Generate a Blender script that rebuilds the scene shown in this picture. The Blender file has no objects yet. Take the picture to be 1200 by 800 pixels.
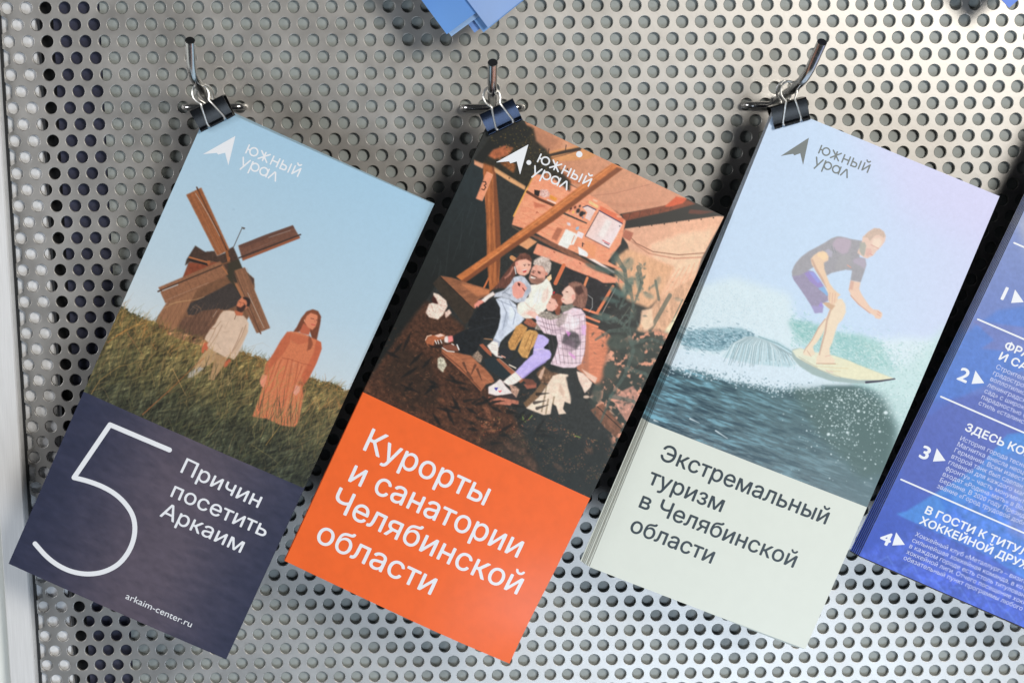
# Four stacks of tourist leaflets clipped to wire hooks on a perforated steel display panel.
import bpy, math, random
import numpy as np
from mathutils import Vector, Matrix

SC = bpy.context.scene
COL = SC.collection
Z0 = 1.5                                   # height of the panel's reference hole above the floor, metres

def W(x, y, d):
    """panel millimetres (x right, y up, d out of the panel) -> world metres"""
    return (x * 0.001, -d * 0.001, Z0 + y * 0.001)

# ------------------------------------------------------------------ camera
RC = np.array([[0.99986276, -0.00487317, -0.01583383],
               [0.00761721, 0.98397027, 0.17816984],
               [0.01471177, -0.178266, 0.98387235]])      # panel frame (x, y, into the wall) -> view frame
CAMP = np.array([197.13, -20.94, -677.67])
FPX = 1842.88
cam = bpy.data.cameras.new('camera')
cam.sensor_width = 36.0
cam.lens = 36.0 * FPX / 1200.0
cam.clip_start = 0.02
cam.clip_end = 50
cob = bpy.data.objects.new('camera', cam)
COL.objects.link(cob)
def wdir(v): return Vector((v[0], v[2], v[1]))
cx, cy, cz = wdir(RC[0]), wdir(RC[1]), -wdir(RC[2])
M = Matrix(((cx.x, cy.x, cz.x, 0), (cx.y, cy.y, cz.y, 0), (cx.z, cy.z, cz.z, 0), (0, 0, 0, 1)))
M.translation = Vector(W(CAMP[0], CAMP[1], -CAMP[2]))
cob.matrix_world = M
SC.camera = cob

# ------------------------------------------------------------------ world, lamps, exposure
SC.view_settings.view_transform = 'Standard'
SC.view_settings.look = 'None'
SC.view_settings.gamma = 1
SC.view_settings.exposure = 0.12
wd = bpy.data.worlds.new('World')
SC.world = wd
wd.use_nodes = True
wd.node_tree.nodes['Background'].inputs[0].default_value = (0.70, 0.74, 0.80, 1)
wd.node_tree.nodes['Background'].inputs[1].default_value = 0.04
SC.cycles.max_bounces = 6
SC.cycles.use_denoising = True

def area(name, pos, target, size, power, col, sy=None):
    l = bpy.data.lights.new(name, 'AREA')
    l.energy = power
    l.color = col
    l.shape = 'RECTANGLE'
    l.size = size
    l.size_y = sy or size
    o = bpy.data.objects.new(name, l)
    o.location = W(*pos)
    d = Vector(W(*target)) - Vector(o.location)
    o.rotation_euler = d.to_track_quat('-Z', 'Y').to_euler()
    COL.objects.link(o)
    return o
def lamp(n, p, t, w, pw, c, h=None):
    return area(n, p, t, w * .001, pw, c, (h or w) * .001)
lamp('window_light_right', (860, 340, 1180), (300, -100, 0), 340, 12.6, (1.0, .95, .87))
lamp('window_light_below', (470, -720, 780), (330, -240, 0), 600, 4.2, (.74, .86, 1.0), 350)
lamp('left_fill_light', (-760, -20, 620), (60, -120, 0), 420, 3.6, (.97, .98, 1.0))  # added fill lamp that lifts the left of the plate and the frame


# ------------------------------------------------------------------ helpers
def tag(o, label=None, cat=None, group=None, kind=None):
    for k, v in (('label', label), ('category', cat), ('group', group), ('kind', kind)):
        if v:
            o[k] = v
    return o

def mesh(name, verts, faces, mats=(), smooth=False, uv=None):
    me = bpy.data.meshes.new(name)
    me.from_pydata([tuple(v) for v in verts], [], [tuple(f) for f in faces])
    for m in mats:
        me.materials.append(m)
    if smooth:
        me.polygons.foreach_set('use_smooth', [True] * len(me.polygons))
    me.update()
    return me

def link(name, me, parent=None, loc=None):
    o = bpy.data.objects.new(name, me)
    COL.objects.link(o)
    if parent is not None:
        o.parent = parent
    if loc is not None:
        o.location = loc
    return o

def empty(name, loc):
    return link(name, None, None, loc)

def unproj(px, py, d):
    """ray through sketch point (px, py), cut at d millimetres in front of the panel"""
    v = np.array([(px - 600) / FPX, -(py - 400) / FPX, 1.0])
    r = RC.T @ v
    t = (-d - CAMP[2]) / r[2]
    p = CAMP + r * t
    return np.array([p[0], p[1], d])

class Geo:
    def __init__(s):
        s.v, s.f, s.m = [], [], []
    def add(s, vs, fs, mi=0):
        n = len(s.v)
        s.v += [tuple(v) for v in vs]
        s.f += [tuple(i + n for i in f) for f in fs]
        s.m += [mi] * len(fs)
    def box(s, x0, x1, y0, y1, z0, z1, mi=0):
        s.add([(x, y, z) for x in (x0, x1) for y in (y0, y1) for z in (z0, z1)],
              [(0, 1, 3, 2), (4, 6, 7, 5), (0, 4, 5, 1), (2, 3, 7, 6), (0, 2, 6, 4), (1, 5, 7, 3)], mi)
    def tube(s, pts, r, n=12, mi=0, cap=True):
        pts = [np.array(p, float) for p in pts]
        rings = []
        t0 = pts[1] - pts[0]
        t0 /= np.linalg.norm(t0)
        a = np.cross(t0, [0.123, 0.77, 0.3])
        a /= np.linalg.norm(a)
        base = len(s.v)
        for i, p in enumerate(pts):
            if i == 0: t = pts[1] - pts[0]
            elif i == len(pts) - 1: t = pts[-1] - pts[-2]
            else:
                u = pts[i] - pts[i-1]; w = pts[i+1] - pts[i]
                t = u / np.linalg.norm(u) + w / np.linalg.norm(w)
            t = t / np.linalg.norm(t)
            a = a - t * np.dot(a, t)
            a /= np.linalg.norm(a)
            b = np.cross(t, a)
            for k in range(n):
                q = 2 * math.pi * k / n
                s.v.append(tuple(p + r * (a * math.cos(q) + b * math.sin(q))))
        for i in range(len(pts) - 1):
            for k in range(n):
                k2 = (k + 1) % n
                s.f.append((base + i*n + k, base + i*n + k2, base + (i+1)*n + k2, base + (i+1)*n + k))
                s.m.append(mi)
        if cap:
            s.f.append(tuple(base + k for k in range(n))[::-1]); s.m.append(mi)
            e = base + (len(pts) - 1) * n
            s.f.append(tuple(e + k for k in range(n))); s.m.append(mi)
    def world(s):
        return [W(*v) for v in s.v]
    def build(s, name, mats, parent=None, origin=(0, 0, 0), smooth=False):
        """vertices in panel mm, object origin at `origin` (panel mm)"""
        o = np.array(W(*origin))
        me = mesh(name, [np.array(W(*v)) - o for v in s.v], s.f, mats)
        me.polygons.foreach_set('material_index', s.m)
        if smooth:
            me.polygons.foreach_set('use_smooth', [True] * len(me.polygons))
            try: me.set_sharp_from_angle(angle=math.radians(40))
            except Exception: pass
        me.update()
        ob = link(name, me, parent)
        ob.location = tuple(o) if parent is None else (0, 0, 0)
        return ob

def fillet(pts, r, n=6):
    """round the corners of a polyline"""
    pts = [np.array(p, float) for p in pts]
    out = [pts[0]]
    for i in range(1, len(pts) - 1):
        p, a, b = pts[i], pts[i-1], pts[i+1]
        la, lb = np.linalg.norm(a - p), np.linalg.norm(b - p)
        rr = min(r, la * .48, lb * .48)
        A = p + (a - p) / la * rr
        B = p + (b - p) / lb * rr
        for k in range(n + 1):
            t = k / n
            out.append((1-t)**2 * A + 2*t*(1-t) * p + t*t * B)
    out.append(pts[-1])
    return out

# ------------------------------------------------------------------ materials
def mat(name, col, rough=.5, metal=0., spec=.5, noise=None, bump=None, coat=0., streak=None, rvar=0.):
    m = bpy.data.materials.new(name)
    m.use_nodes = True
    nt = m.node_tree
    b = nt.nodes['Principled BSDF']
    b.inputs['Base Color'].default_value = (*col, 1)
    b.inputs['Roughness'].default_value = rough
    b.inputs['Metallic'].default_value = metal
    b.inputs['Specular IOR Level'].default_value = spec
    b.inputs['Coat Weight'].default_value = coat
    tc = nt.nodes.new('ShaderNodeTexCoord')
    if noise:                                   # (scale per metre, amount)
        mp = nt.nodes.new('ShaderNodeMapping')
        if streak: mp.inputs['Scale'].default_value = streak
        nt.links.new(tc.outputs['Object'], mp.inputs['Vector'])
        n = nt.nodes.new('ShaderNodeTexNoise')
        n.inputs['Scale'].default_value = noise[0]
        n.inputs['Detail'].default_value = 6
        n.inputs['Roughness'].default_value = .6
        nt.links.new(mp.outputs[0], n.inputs['Vector'])
        r = nt.nodes.new('ShaderNodeValToRGB')
        k = noise[1]
        r.color_ramp.elements[0].position = .3
        r.color_ramp.elements[1].position = .7
        r.color_ramp.elements[0].color = (*[c * (1 - k) for c in col], 1)
        r.color_ramp.elements[1].color = (*[min(1, c * (1 + k)) for c in col], 1)
        nt.links.new(n.outputs['Fac'], r.inputs[0])
        nt.links.new(r.outputs[0], b.inputs['Base Color'])
        if rvar:
            mr = nt.nodes.new('ShaderNodeMapRange')
            mr.inputs[3].default_value = rough - rvar
            mr.inputs[4].default_value = rough + rvar
            mr.inputs[1].default_value = .3
            mr.inputs[2].default_value = .7
            nt.links.new(n.outputs['Fac'], mr.inputs[0])
            nt.links.new(mr.outputs[0], b.inputs['Roughness'])
    if bump:                                    # (scale, distance m)
        n2 = nt.nodes.new('ShaderNodeTexNoise')
        n2.inputs['Scale'].default_value = bump[0]
        n2.inputs['Detail'].default_value = 4
        mp2 = nt.nodes.new('ShaderNodeMapping')
        if streak: mp2.inputs['Scale'].default_value = streak
        nt.links.new(tc.outputs['Object'], mp2.inputs['Vector'])
        nt.links.new(mp2.outputs[0], n2.inputs['Vector'])
        bp = nt.nodes.new('ShaderNodeBump')
        bp.inputs['Strength'].default_value = 1
        bp.inputs['Distance'].default_value = bump[1]
        nt.links.new(n2.outputs['Fac'], bp.inputs['Height'])
        nt.links.new(bp.outputs[0], b.inputs['Normal'])
    return m

M_PLATE = mat('galvanised_steel', (.525, .51, .488), .46, .88, noise=(60, .09), rvar=.045, bump=(500, .00002))
M_BACK = mat('painted_board', (.32, .35, .34), .5, 0, noise=(40, .06))
M_NAVY = mat('navy_plastic', (.055, .06, .10), .35, 0, noise=(60, .15))
M_WHITE = mat('white_powder_coat', (.82, .83, .85), .45, 0, noise=(300, .03))
M_DARK = mat('flat_black', (.012, .013, .014), .5, 0, noise=(400, .2))  # plain black for the gap shade, slot strip and darkened hook ends
M_ALU = mat('anodised_aluminium', (.86, .86, .86), .45, .25, noise=(130, .06), streak=(30, 30, .5), rvar=.08, bump=(300, .000015))
M_WALL = mat('pale_wall_paint', (.80, .83, .79), .7, 0, noise=(30, .02), bump=(900, .00004))
M_CHROME = mat('chromed_wire', (.70, .69, .68), .2, 1., noise=(900, .08), rvar=.04)
M_CLIPW = mat('nickel_wire', (.86, .85, .82), .36, .9, noise=(900, .05))
M_CLIP = mat('black_lacquered_steel', (.004, .0045, .006), .25, 0, .28, noise=(1500, .2), coat=.0, bump=(2500, .00001))
M_CLIP2 = mat('blue_black_lacquered_steel', (.014, .021, .04), .16, .75, .4, noise=(1500, .15), bump=(2500, .00001))

# ------------------------------------------------------------------ perforated plate
PITCH, ROWH = 8.0, 8.0 * 0.8660254
RIN, ROUT, TH = 2.52, 2.80, 1.0
PX0 = -6.9
def build_plate():
    NS = 24
    ang = np.arange(NS) * 2 * math.pi / NS + math.pi / NS / 1e9
    hexr = np.zeros((NS, 2))
    ap = PITCH / 2                               # apothem: neighbours at 0, 60, ... degrees
    for i, a in enumerate(ang):
        k = (a % (math.pi / 3))
        if k > math.pi / 6: k -= math.pi / 3
        rr = ap / math.cos(k)
        hexr[i] = (rr * math.cos(a), rr * math.sin(a))
    rings = [np.column_stack([hexr, np.zeros(NS)])]
    for (r, z) in ((ROUT, 0), (ROUT - .08, -.03), (ROUT - .20, -.14), (RIN, -.38), (RIN, -TH)):
        rings.append(np.column_stack([r * np.cos(ang), r * np.sin(ang), np.full(NS, z)]))
    cell = np.concatenate(rings)
    nr = len(rings)
    cf, smooth = [], []
    for j in range(nr - 1):
        for k in range(NS):
            k2 = (k + 1) % NS
            cf.append((j*NS + k, j*NS + k2, (j+1)*NS + k2, (j+1)*NS + k))
            smooth.append(j > 0)
    cf = np.array(cf)
    cs = []
    for r in range(-4, 49):
        for c in range(-1, 61):
            x = (c + (0.5 if r % 2 == 0 else 0)) * PITCH
            if x - 4 < PX0 - 3.9: continue
            cs.append((x, -r * ROWH))
    cs = np.array(cs)
    edge = cs[:, 0] - 4.0 < PX0
    good = cs[~edge]
    V = (cell[None] + np.column_stack([good, np.zeros(len(good))])[:, None, :]).reshape(-1, 3)
    F = (cf[None] + (np.arange(len(good)) * len(cell))[:, None, None]).reshape(-1, 4)
    S = np.tile(np.array(smooth), len(good))
    import bmesh
    bm = bmesh.new()
    for (x, y) in cs[edge]:
        vs = [bm.verts.new((v[0] + x, v[1] + y, v[2])) for v in cell]
        for f, s in zip(cf, smooth):
            fc = bm.faces.new([vs[i] for i in f]); fc.smooth = bool(s)
    bmesh.ops.bisect_plane(bm, geom=bm.verts[:] + bm.edges[:] + bm.faces[:], plane_co=(PX0, 0, 0), plane_no=(-1, 0, 0), clear_outer=True)
    bm.verts.ensure_lookup_table(); bm.verts.index_update()
    V2 = [tuple(v.co) for v in bm.verts]
    n0 = len(V)
    F2 = [tuple(v.index + n0 for v in f.verts) for f in bm.faces]
    S2 = [f.smooth for f in bm.faces]
    bm.free()
    V = [W(*v) for v in V] + [W(*v) for v in V2]
    o = np.array(W(220, -150, 0))
    V = [np.array(v) - o for v in V]
    me = mesh('perforated_sheet', V, [tuple(f) for f in F.tolist()] + F2, [M_PLATE])
    me.polygons.foreach_set('use_smooth', list(S) + list(S2))
    me.update()
    return me, o
me, o = build_plate()
panel = empty('perforated_panel', tuple(o))
tag(panel, 'grey perforated steel display panel with round holes behind all the leaflets', 'display panel')
sheet = link('perforated_sheet', me, panel)
def panel_part(name, x0, x1, y0, y1, d0, d1, m):
    g = Geo(); g.box(x0, x1, y0, y1, d0, d1)
    c = np.array([220, -150, 0])
    me = mesh(name, [np.array(W(*v)) - o for v in g.v], g.f, [m])
    return link(name, me, panel)
YB, YT = -345, 30
panel_part('backing_board', 34.2, 500, YB, YT, -5, -2.0, M_BACK)
panel_part('navy_rail', 14.2, 33.9, YB, YT, -9, -3.2, M_NAVY)
panel_part('black_strip', 7.3, 14.2, YB, YT, -12, -7, M_DARK)  # black strip filling the slot between flange and rail
panel_part('white_flange', -12, 6.6, YB, YT, -6, -2.2, M_WHITE)
panel_part('edge_gap_shade', -9.3, -7.1, YB, YT, -1.9, -.6, M_DARK)  # dark strip put in for the shade in the gap beside the frame
# frame profile and the wall beyond it
fr = Geo()
fx0, fx1 = -19.4, -8.3
# leans a touch: the profile is not quite parallel to the hole columns
prof = [(fx0, 0), (fx0, 4.6), (fx0 + .5, 5.2), (fx1 - .5, 5.2), (fx1, 4.6), (fx1, -6), (fx0, -6)]
n = len(prof)
fr.add([(x, YB, d) for x, d in prof] + [(x, YT, d) for x, d in prof],
       [(i, (i+1) % n, n + (i+1) % n, n + i) for i in range(n)] + [tuple(range(n))[::-1], tuple(range(n, 2*n))])
fo = fr.build('frame_profile', [M_ALU], None, (fx0, -150, 0))
tag(fo, 'pale aluminium frame profile standing along the left edge of the perforated panel', 'frame')
wg = Geo()
wg.box(-260, fx0 - .4, YB - 60, YT + 60, -14, -2)
wo = wg.build('wall', [M_WALL], None, (-100, -150, 0))
tag(wo, kind='structure')

# ------------------------------------------------------------------ hooks and binder clips
def hook(base_px, y_px, lean, label, hb=12.5, ht=26.):
    b = unproj(base_px, y_px, 5.0)
    x, y = b[0], b[1]
    root = empty('wire_hook', W(x, y, 0))
    tag(root, label, 'hook', 'wire hooks in the perforated panel')
    def rel(g): 
        g.v = [(v[0] - x, v[1] - y, v[2]) for v in g.v]
        return g
    g = Geo()
    h = 12.6
    g.tube(fillet([(x - h, y - .5, -7), (x - h, y, 5), (x + h, y, 5), (x + h, y - .5, -7)], 4.0, 7), 1.45, 14)
    a = Geo()
    l1, l2 = lean
    pts = [(x, y + 1.2, 5.5), (x + l1 * .5, y + hb * .5, 24), (x + l1, y + hb, 44), (x + l1 + l2, y + ht, 57)]
    a.tube(fillet(pts, 7.5, 8), 1.95, 18)
    wld = Geo(); wld.tube([(x, y + 1.6, 4.0), (x, y + 1.9, 7.2)], 2.3, 12)
    tipd = np.array(pts[3], float) - pts[2]
    tipd /= np.linalg.norm(tipd)
    tp = Geo(); tp.tube([np.array(pts[3]) - tipd * .2, np.array(pts[3]) + tipd * .25], 1.8, 18)  # black cap puts the rod end's dark, hollow look into the colour
    for nm, gg in (('crossbar', g), ('hook_arm', a), ('weld', wld), ('cut_end', tp)):
        rel(gg)
        me = mesh(nm, [np.array(W(*v)) - np.array((0, 0, Z0)) for v in gg.v], gg.f, [M_DARK if nm == 'cut_end' else M_CHROME], True)
        me.set_sharp_from_angle(angle=math.radians(50))
        link(nm, me, root)
    return root

def clip(px, py, d, ang, m, label, hang=0., depth=0.):
    """binder clip; ang = lean of its axis to the left of vertical, hang = splay of the handles"""
    c = unproj(px, py, d)
    root = empty('binder_clip', W(*c))
    tag(root, label, 'binder clip', 'binder clips holding the leaflets')
    ca, sa = math.cos(ang), math.sin(ang)
    U = np.array([ca, sa, 0]); V = np.array([-sa, ca, 0]); N = np.array([0, 0, 1.])
    def L(p): return p[0] * U + p[1] * V + p[2] * N
    def put(nm, g, mm, smooth=True):
        me = mesh(nm, [np.array(W(*L(v))) - np.array((0, 0, Z0)) for v in g.v], g.f, [mm], smooth)
        if smooth: me.set_sharp_from_angle(angle=math.radians(35))
        return link(nm, me, root)
    hw = 7.5
    t = 1.1 + depth                              # half thickness of the paper gripped
    # spring body: section from the front lip up round the spine and down to the back lip
    sec = []
    for k in range(13):                          # front wall, slightly bowed
        q = k / 12
        sec.append((.2 + 8.0 * q, t + .35 + 2.9 * q + .35 * math.sin(math.pi * q)))
    sec += [(8.6, t + 2.9), (8.75, t + 2.3), (8.8, 0), (8.75, -t - 2.3), (8.6, -t - 2.9)]
    for k in range(12, -1, -1):
        q = k / 12
        sec.append((.2 + 8.0 * q, -t - .35 - 2.9 * q - .35 * math.sin(math.pi * q)))
    th = .38
    ns = len(sec)
    S = np.array(sec)
    T = np.gradient(S, axis=0); T /= np.linalg.norm(T, axis=1)[:, None]
    Nn = np.column_stack([-T[:, 1], T[:, 0]])    # points inwards
    inner = S - Nn * th * 1.0
    if abs(inner[6][1]) > abs(S[6][1]): inner = S + Nn * th
    g = Geo()
    vs = []
    for u in (-hw, hw):
        for (v, n_) in S: vs.append((u, v, n_))
        for (v, n_) in inner: vs.append((u, v, n_))
    fs = []
    A, B, C_, D_ = 0, ns, 2 * ns, 3 * ns
    for i in range(ns - 1):
        fs.append((A+i, A+i+1, C_+i+1, C_+i)); fs.append((B+i, D_+i, D_+i+1, B+i+1))
        fs.append((A+i, B+i, B+i+1, A+i+1)); fs.append((C_+i, C_+i+1, D_+i+1, D_+i))
    fs.append((A, C_, D_, B)); fs.append((A+ns-1, B+ns-1, D_+ns-1, C_+ns-1))
    g.add(vs, fs)
    put('clip_body', g, m)
    # rolled lips: three lengths on each jaw with slots for the wire
    for sgn in (1, -1):
        for (u0, u1) in ((-hw, -4.35), (-3.05, 3.05), (4.35, hw)):
            g = Geo()
            g.tube([(u0, .0, sgn * (t + .75)), (u1, .0, sgn * (t + .75))], .78, 12)
            put('rolled_lip', g, m)
    # wire handles
    for sgn in (1, -1):
        tilt = .16 if sgn > 0 else .30
        def H(u, v):                             # handle plane leans out of the body, then back to the arm
            o_ = t + .8 + min(v, 8.6) * .40 - max(0, v - 8.6) * tilt
            return (u + hang * v * .1, v, sgn * max(o_, .6))
        pts = [(-3.2, .0), (-3.7, .1), (-3.75, 1.2), (-2.3, 7.6), (-1.75, 9.2)]
        arc = []
        for k in range(15):
            q = math.radians(222 - k * (264 / 14))
            arc.append((3.35 * math.cos(q), 13.0 + 3.9 * math.sin(q)))
        full = pts + arc + [(-a, b) for a, b in pts[::-1]]
        g = Geo()
        g.tube(fillet([H(*p) for p in full], .7, 3), .43, 10)
        put('wire_handle', g, M_CLIPW)
    return root

hook(249.8, 125.5, (-1.4, 2.4), 'steel wire hook farthest left, over the windmill leaflet', 14.2, 27.0)
hook(577.3, 126.0, (-.3, 0.3), 'steel wire hook in the middle, over the leaflet with the family', 8.5, 18.8)
hook(908.0, 123.0, (5.2, 3.2), 'steel wire hook leaning right, over the surfer leaflet', 12.0, 25.6)
clip(255.0, 143.4, 25.5, math.radians(25.5), M_CLIP, 'black binder clip pinching the pale blue windmill leaflet', .0)
clip(592.0, 147.6, 31.5, math.radians(25.0), M_CLIP2, 'shiny blue-black binder clip pinching the family leaflet', .1)
clip(927.0, 143.6, 27.5, math.radians(15.0), M_CLIP, 'black binder clip pinching the surfer leaflet', .9, .6)

# ------------------------------------------------------------------ printed pictures
# Each printed picture is painted as flat ink on a numpy canvas in sketch units and then
# stored as a colour attribute on the paper's own dense grid.
PSS = 2.5                                      # canvas samples per sketch unit
rng = np.random.default_rng(7)

def vnoise(h, w, cell, seed=0, aniso=None):
    """smooth value noise, cell in samples, range 0..1"""
    cyx = cell if isinstance(cell, tuple) else (cell, cell)
    g = np.random.default_rng(seed).random((int(h / cyx[0]) + 3, int(w / cyx[1]) + 3))
    y = np.arange(h) / cyx[0]; x = np.arange(w) / cyx[1]
    yi = y.astype(int); xi = x.astype(int)
    fy = y - yi; fx = x - xi
    fy = (fy * fy * (3 - 2 * fy))[:, None]; fx = (fx * fx * (3 - 2 * fx))[None]
    a = g[yi][:, xi]; b = g[yi][:, xi + 1]; c = g[yi + 1][:, xi]; d = g[yi + 1][:, xi + 1]
    return (a * (1 - fx) + b * fx) * (1 - fy) + (c * (1 - fx) + d * fx) * fy

def fbm(h, w, cell, seed=0, octs=4):
    out = 0; amp = 1; tot = 0
    for k in range(octs):
        cc = (max(cell[0] / 2**k, 1.01), max(cell[1] / 2**k, 1.01)) if isinstance(cell, tuple) else max(cell / 2**k, 1.01)
        out = out + amp * vnoise(h, w, cc, seed * 17 + k); tot += amp; amp *= .6
    return out / tot

def blur(a, r):
    """separable box blur, twice"""
    r = int(round(r))
    if r < 1: return a
    for _ in range(2):
        for ax in (0, 1):
            p = np.pad(a, [(r + 1, r) if i == ax else (0, 0) for i in range(a.ndim)], mode='edge')
            c = np.cumsum(p, axis=ax)
            n = a.shape[ax]
            hi = np.take(c, np.arange(2*r + 1, 2*r + 1 + n), axis=ax)
            lo = np.take(c, np.arange(0, n), axis=ax)
            a = (hi - lo) / (2*r + 1)
    return a

class Canvas:
    def __init__(s, x0, y0, x1, y1):
        s.x0, s.y0 = x0, y0
        s.w, s.h = int((x1 - x0) * PSS), int((y1 - y0) * PSS)
        s.c = np.zeros((s.h, s.w, 3), np.float32)
        s.fx, s.fy, s.fs = 0, 0, 1
        s.mott = .22
    def frame(s, x, y, sc):
        """following coordinates are read in a local frame: x + px / sc"""
        s.fx, s.fy, s.fs = x, y, sc
    def tr(s, pts):
        p = np.array(pts, float)
        return np.column_stack([(s.fx + p[:, 0] / s.fs - s.x0) * PSS, (s.fy + p[:, 1] / s.fs - s.y0) * PSS])
    def mask(s, pts, feather=0.):
        p = s.tr(pts)
        f = int(feather * PSS) + 2
        X0, Y0 = np.maximum(np.floor(p.min(0)).astype(int) - 2*f, 0)
        X1, Y1 = np.ceil(p.max(0)).astype(int) + 2*f
        X1, Y1 = min(X1, s.w), min(Y1, s.h)
        if X1 <= X0 or Y1 <= Y0: return None
        yy, xx = np.mgrid[Y0:Y1, X0:X1]
        m = np.zeros(yy.shape, bool)
        for i in range(len(p)):
            (ax, ay), (bx, by) = p[i], p[(i + 1) % len(p)]
            if ay == by: continue
            cnd = (ay > yy + .5) != (by > yy + .5)
            m ^= cnd & (xx + .5 < (bx - ax) * (yy + .5 - ay) / (by - ay) + ax)
        m = m.astype(np.float32)
        if feather: m = blur(m, max(1, feather * PSS / 2))
        return m, slice(Y0, Y1), slice(X0, X1)
    def put(s, r, col, a=1., tex=0., cell=3., seed=1):
        if r is None: return
        m, ys, xs = r
        col = np.array(col, float) / 255.
        if col.ndim == 1: col = col[None, None]
        if tex:
            h, w = m.shape
            cc = tuple(q * PSS for q in cell) if isinstance(cell, tuple) else cell * PSS
            n = fbm(h, w, cc, seed)
            col = col * (1 + tex * (n[..., None] - .5) * 2)
        k = (m * a)[..., None]
        s.c[ys, xs] = s.c[ys, xs] * (1 - k) + col * k
    def poly(s, pts, col, a=1., feather=0., tex=0., cell=3., seed=1):
        s.put(s.mask(pts, feather), col, a, tex, cell, seed)
    def grad(s, pts, p0, c0, p1, c1, a=1., feather=0., tex=0., cell=3., seed=1):
        r = s.mask(pts, feather)
        if r is None: return
        m, ys, xs = r
        q = s.tr([p0, p1])
        yy, xx = np.mgrid[ys, xs]
        d = q[1] - q[0]
        t = np.clip(((xx - q[0][0]) * d[0] + (yy - q[0][1]) * d[1]) / (d @ d), 0, 1)[..., None]
        s.put(r, np.array(c0) * (1 - t) + np.array(c1) * t, a, tex, cell, seed)
    def line(s, pts, wd, col, a=1., w2=None):
        """polyline of width wd sketch units tapering to w2"""
        p = s.tr(pts)
        w2 = wd if w2 is None else w2
        n = len(p) - 1
        for i in range(n):
            A, B = p[i], p[i+1]
            wa = (wd + (w2 - wd) * i / n) * PSS / 2; wb = (wd + (w2 - wd) * (i+1) / n) * PSS / 2
            R = max(wa, wb) + 1.5
            X0, Y0 = np.maximum(np.floor(np.minimum(A, B) - R).astype(int), 0)
            X1, Y1 = np.ceil(np.maximum(A, B) + R).astype(int)
            X1, Y1 = min(X1, s.w), min(Y1, s.h)
            if X1 <= X0 or Y1 <= Y0: continue
            yy, xx = np.mgrid[Y0:Y1, X0:X1]
            d = B - A
            t = np.clip(((xx + .5 - A[0]) * d[0] + (yy + .5 - A[1]) * d[1]) / max(d @ d, 1e-6), 0, 1)
            ds = np.hypot(xx + .5 - A[0] - t * d[0], yy + .5 - A[1] - t * d[1])
            m = np.clip(wa + (wb - wa) * t - ds + .5, 0, 1) * np.clip(2 * (wa + (wb - wa) * t), 0, 1)
            s.put((m, slice(Y0, Y1), slice(X0, X1)), col, a)
    def lines(s, ls, wd, col, a=1.):
        for l in ls: s.line(l, wd, col, a)
    def oval(s, x, y, rx, ry, col, a=1., feather=0., rot=0., tex=0.):
        q = np.arange(16) * math.pi / 8
        c, d = math.cos(rot), math.sin(rot)
        s.poly(np.column_stack([x + rx*np.cos(q)*c - ry*np.sin(q)*d, y + rx*np.cos(q)*d + ry*np.sin(q)*c]), col, a, feather, tex)
    def sample(s, x, y):
        if not hasattr(s, 'fin'):
            b = s.c
            g = fbm(s.h, s.w, 2.2, 77, 2) * .5 + fbm(s.h, s.w, 9., 78, 3) * .5
            b = b * (1 + (g[..., None] - .5) * s.mott)
            for ax in (0, 1): b = (np.roll(b, 1, ax) + 2 * b + np.roll(b, -1, ax)) / 4
            s.fin = b
        b = s.fin
        u = np.clip((x - s.x0) * PSS - .5, 0, s.w - 1.01); v = np.clip((y - s.y0) * PSS - .5, 0, s.h - 1.01)
        ui = u.astype(int); vi = v.astype(int)
        fu = (u - ui)[..., None]; fv = (v - vi)[..., None]
        return (b[vi, ui] * (1-fu) + b[vi, ui+1] * fu) * (1-fv) + (b[vi+1, ui] * (1-fu) + b[vi+1, ui+1] * fu) * fv

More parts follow.
